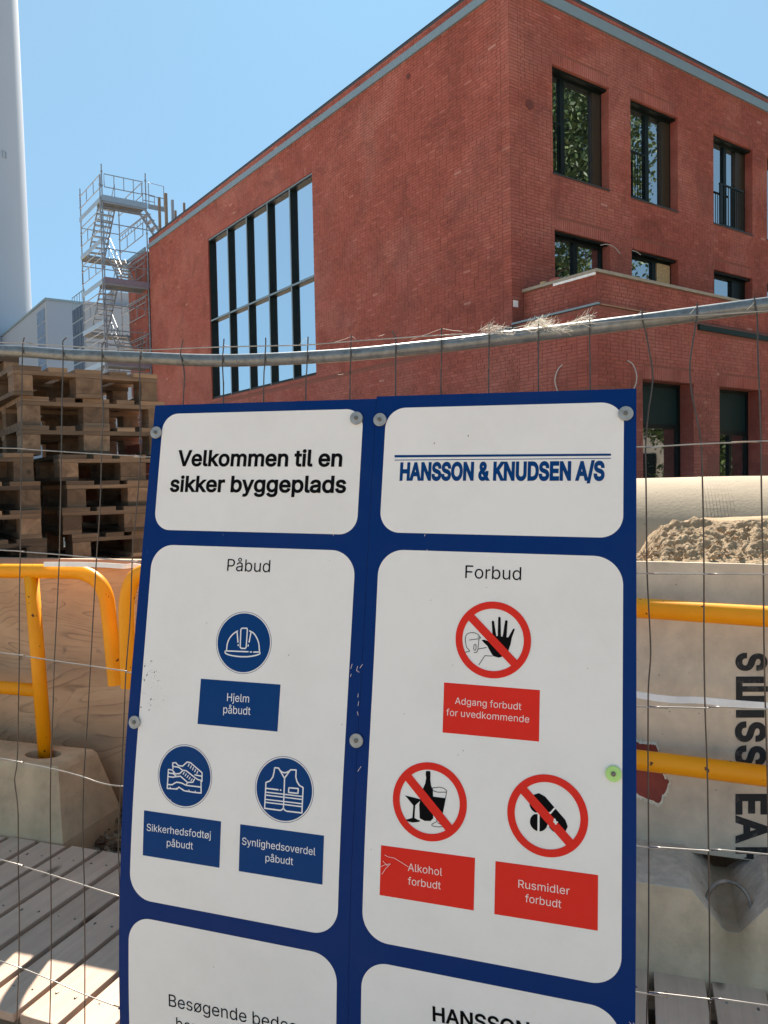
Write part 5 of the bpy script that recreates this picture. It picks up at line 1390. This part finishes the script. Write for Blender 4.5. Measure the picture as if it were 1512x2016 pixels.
disc(Sc(c8s, 975, 426), .0150, TXh, SBLACK, pR, 'pictogram', n=24)
disc(Sc(c8s, 972, 330), .0150, TXh, SBLACK, pR, 'pictogram', n=24)
pg = MB(); stroke([(1068, 342), (1030, 385)], .0028, TXh+.00015, c8s, pg); stroke([(975, 376), (974, 475)], .0034, TXh+.00015, c8s, pg); stroke([(955, 378), (1035, 375)], .0024, TXh+.00015, c8s, pg); stroke([(1025, 455), (1030, 420)], .0030, TXh+.00015, c8s, pg)
stroke([(1060, 410), (1066, 432)], .0035, TXh+.0008, c8s, pg); stroke([(1056, 422), (1074, 424)], .0025, TXh+.0008, c8s, pg)
obj('pictogram', pg, SWHITE, pR)
# dirt specks and scratches
mk_ = MB(); rg = random.Random(12)
for (x, y, r) in [(208, 716, 4), (171, 745, 4), (184, 796, 4.5), (170, 826, 4), (207, 938, 5), (206, 972, 3), (196, 1000, 3.5), (149, 984, 4), (228, 780, 4), (212, 770, 2), (532, 493, 2.4), (1010, 680, 3), (319, 810, 1.5), (1318, 1084, 2), (1248, 132, 1.6)] + [(rg.gauss(205, 30), rg.gauss(800, 90), rg.uniform(.8, 2.2)) for _ in range(34)]:
    a = rg.uniform(.9, 1.6); stroke([(x-r*.3, y+r*a*.6), (x+r*.3, y-r*a*.6)], r*.00042, PRh, c5, mk_)
for (x, y) in ((360, 284), (482, 640), (669, 214), (1224, 659), (540, 1110), (216, 908)): stroke([(x, y), (x+1, y+2)], .0009, PRh, c6, mk_)
for (x, y) in ((575, 46), (87, 568), (547, 68)): stroke([(x, y), (x+1, y+2)], .0010, PRh, c8s, mk_)
stroke([(555, 298), (560, 296), (557, 306)], .0008, PRh, c4, mk_); stroke([(370, 338), (378, 338), (373, 346)], .0007, PRh, c4, mk_); stroke([(441, 218), (441, 226)], .0007, PRh, c9, mk_)
obj('dirt_specks', mk_, SBLACK, sign, kind='stuff')
sx = MB()
for (c, pts) in ((c8s, [(160, 598), (178, 608), (210, 614), (245, 635), (286, 661)]), (c8s, [(140, 660), (160, 650), (190, 645), (165, 670), (145, 700)]), (c8s, [(150, 630), (175, 655)]), (c5, [(1380, 732), (1372, 760)]), (c5, [(1412, 745), (1405, 770), (1420, 780)]), (c5, [(1375, 790), (1370, 805)]), (c5, [(1440, 735), (1425, 755)]), (c5, [(1415, 905), (1413, 925)]), (c5, [(1418, 950), (1414, 975)]), (c5, [(1410, 1010), (1415, 1030)]), (c7s, [(1490, 240), (1470, 270)]), (c7s, [(335, 440), (343, 458)]), (c10, [(1455, 402), (1465, 412)]), (c10, [(1475, 405), (1486, 418)]), (c4, [(325, 832), (323, 842)]), (c4, [(335, 914), (337, 920)]), (c3, [(1184, 920), (1185, 950)])):
    stroke(pts, .0008, TXh+.0009, c, sx)
obj('scratches', sx, SPINK, sign, kind='stuff')
# washers with screws
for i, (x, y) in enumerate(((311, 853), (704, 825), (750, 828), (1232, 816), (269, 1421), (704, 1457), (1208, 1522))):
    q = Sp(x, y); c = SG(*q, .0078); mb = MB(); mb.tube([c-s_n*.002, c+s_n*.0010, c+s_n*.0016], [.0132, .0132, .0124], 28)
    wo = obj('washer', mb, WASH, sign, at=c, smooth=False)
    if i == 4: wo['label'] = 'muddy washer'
    if i == 6: wo['label'] = 'washer with yellow green lens flare painted on'; wo.data.materials[0] = simple('flare_green_washer', (.40, .66, .20), .5, b=0)  # lens flare painted into this washer's colour
    mb = MB(); mb.tube([c+s_n*.001, c+s_n*.0036, c+s_n*.0042], [.0042, .0040, .0028], 16); mb.tube([c+s_n*.0043, c+s_n*.0046], .0013, 6); obj('screw', mb, SCREW, wo, at=c)

# ------------------------------------------------------------------ what the right-hand windows mirror: a tree, hedge and house out of frame
def tree(name, x, y, h, R, n, label, seed, h0=.35):
    rg = random.Random(seed); t = thing(name, (x, y, 0), label, 'tree'); o = A3(x, y, 0)
    mb = MB(); mb.tube([o, o+A3(.1, 0, h*.3), o+A3(-.1, .1, h*.6), o+A3(0, 0, h*.9)], [.28, .22, .13, .04], 8)
    tips = []
    for k in range(44):
        z = rg.uniform(h*h0, h*.85); a = rg.uniform(0, 6.28); rr = R*rg.uniform(.5, 1)*(1-abs(z/h-.6)*1.1)
        e = o+A3(math.cos(a)*rr, math.sin(a)*rr, z+rr*.4); mb.tube([o+A3(0, 0, z-.4), (o+A3(0, 0, z)+e)/2+A3(0, 0, .3), e], [.08, .05, .015], 5); tips.append(e)
    obj('trunk', mb, BARK, t)
    lf = MB()
    for k in range(n):
        c = rg.choice(tips); c = c*(.25+.75*rg.random()**.4)+(1-(.25+.75*.7))*0*o if False else c + A3(rg.gauss(0, R*.2), rg.gauss(0, R*.2), rg.gauss(0, h*.045))
        s_ = rg.uniform(.07, .15); a = A3(rg.gauss(0, 1), rg.gauss(0, 1), rg.gauss(0, 1)); a /= np.linalg.norm(a); b = np.cross(a, A3(rg.gauss(0, 1), rg.gauss(0, 1), rg.gauss(0, 1))); b /= np.linalg.norm(b)
        lf.quad(c-a*s_, c-b*s_*.5, c+a*s_, c+b*s_*.5, rg.random())
    obj('crown', lf, LEAF, t)
tree('leafy_tree', 18.8, 13.4, 18.0, 5.0, 60000, 'tall leafy tree mirrored in the upper left windows of the brick building', 3)
tree('leafy_tree', 23.5, 17.6, 6.0, 2.2, 15000, 'smaller leafy tree mirrored in the ground floor windows', 8, .12)
hs_ = thing('pale_house', (30, 17, 0), 'cream house with square windows mirrored in the ground floor glass', 'house')
mb = MB(); mb.lbox(30, 38, 6, 27, 0, 7.0); obj('wall', mb, PALEHOUSE, hs_)
mb = MB(); mb.lbox(29.6, 38.4, 5.6, 27.4, 7.002, 7.4); obj('roof', mb, DARKCAP, hs_)
w0 = None
for j in range(8):
    for k in range(2):
        q = MB(); q.lbox(29.95, 29.998, 7+j*2.5, 8.3+j*2.5, 1+k*3.2, 2.7+k*3.2); obj('window', q, FRAME, hs_)
print('objects', len(bpy.data.objects))
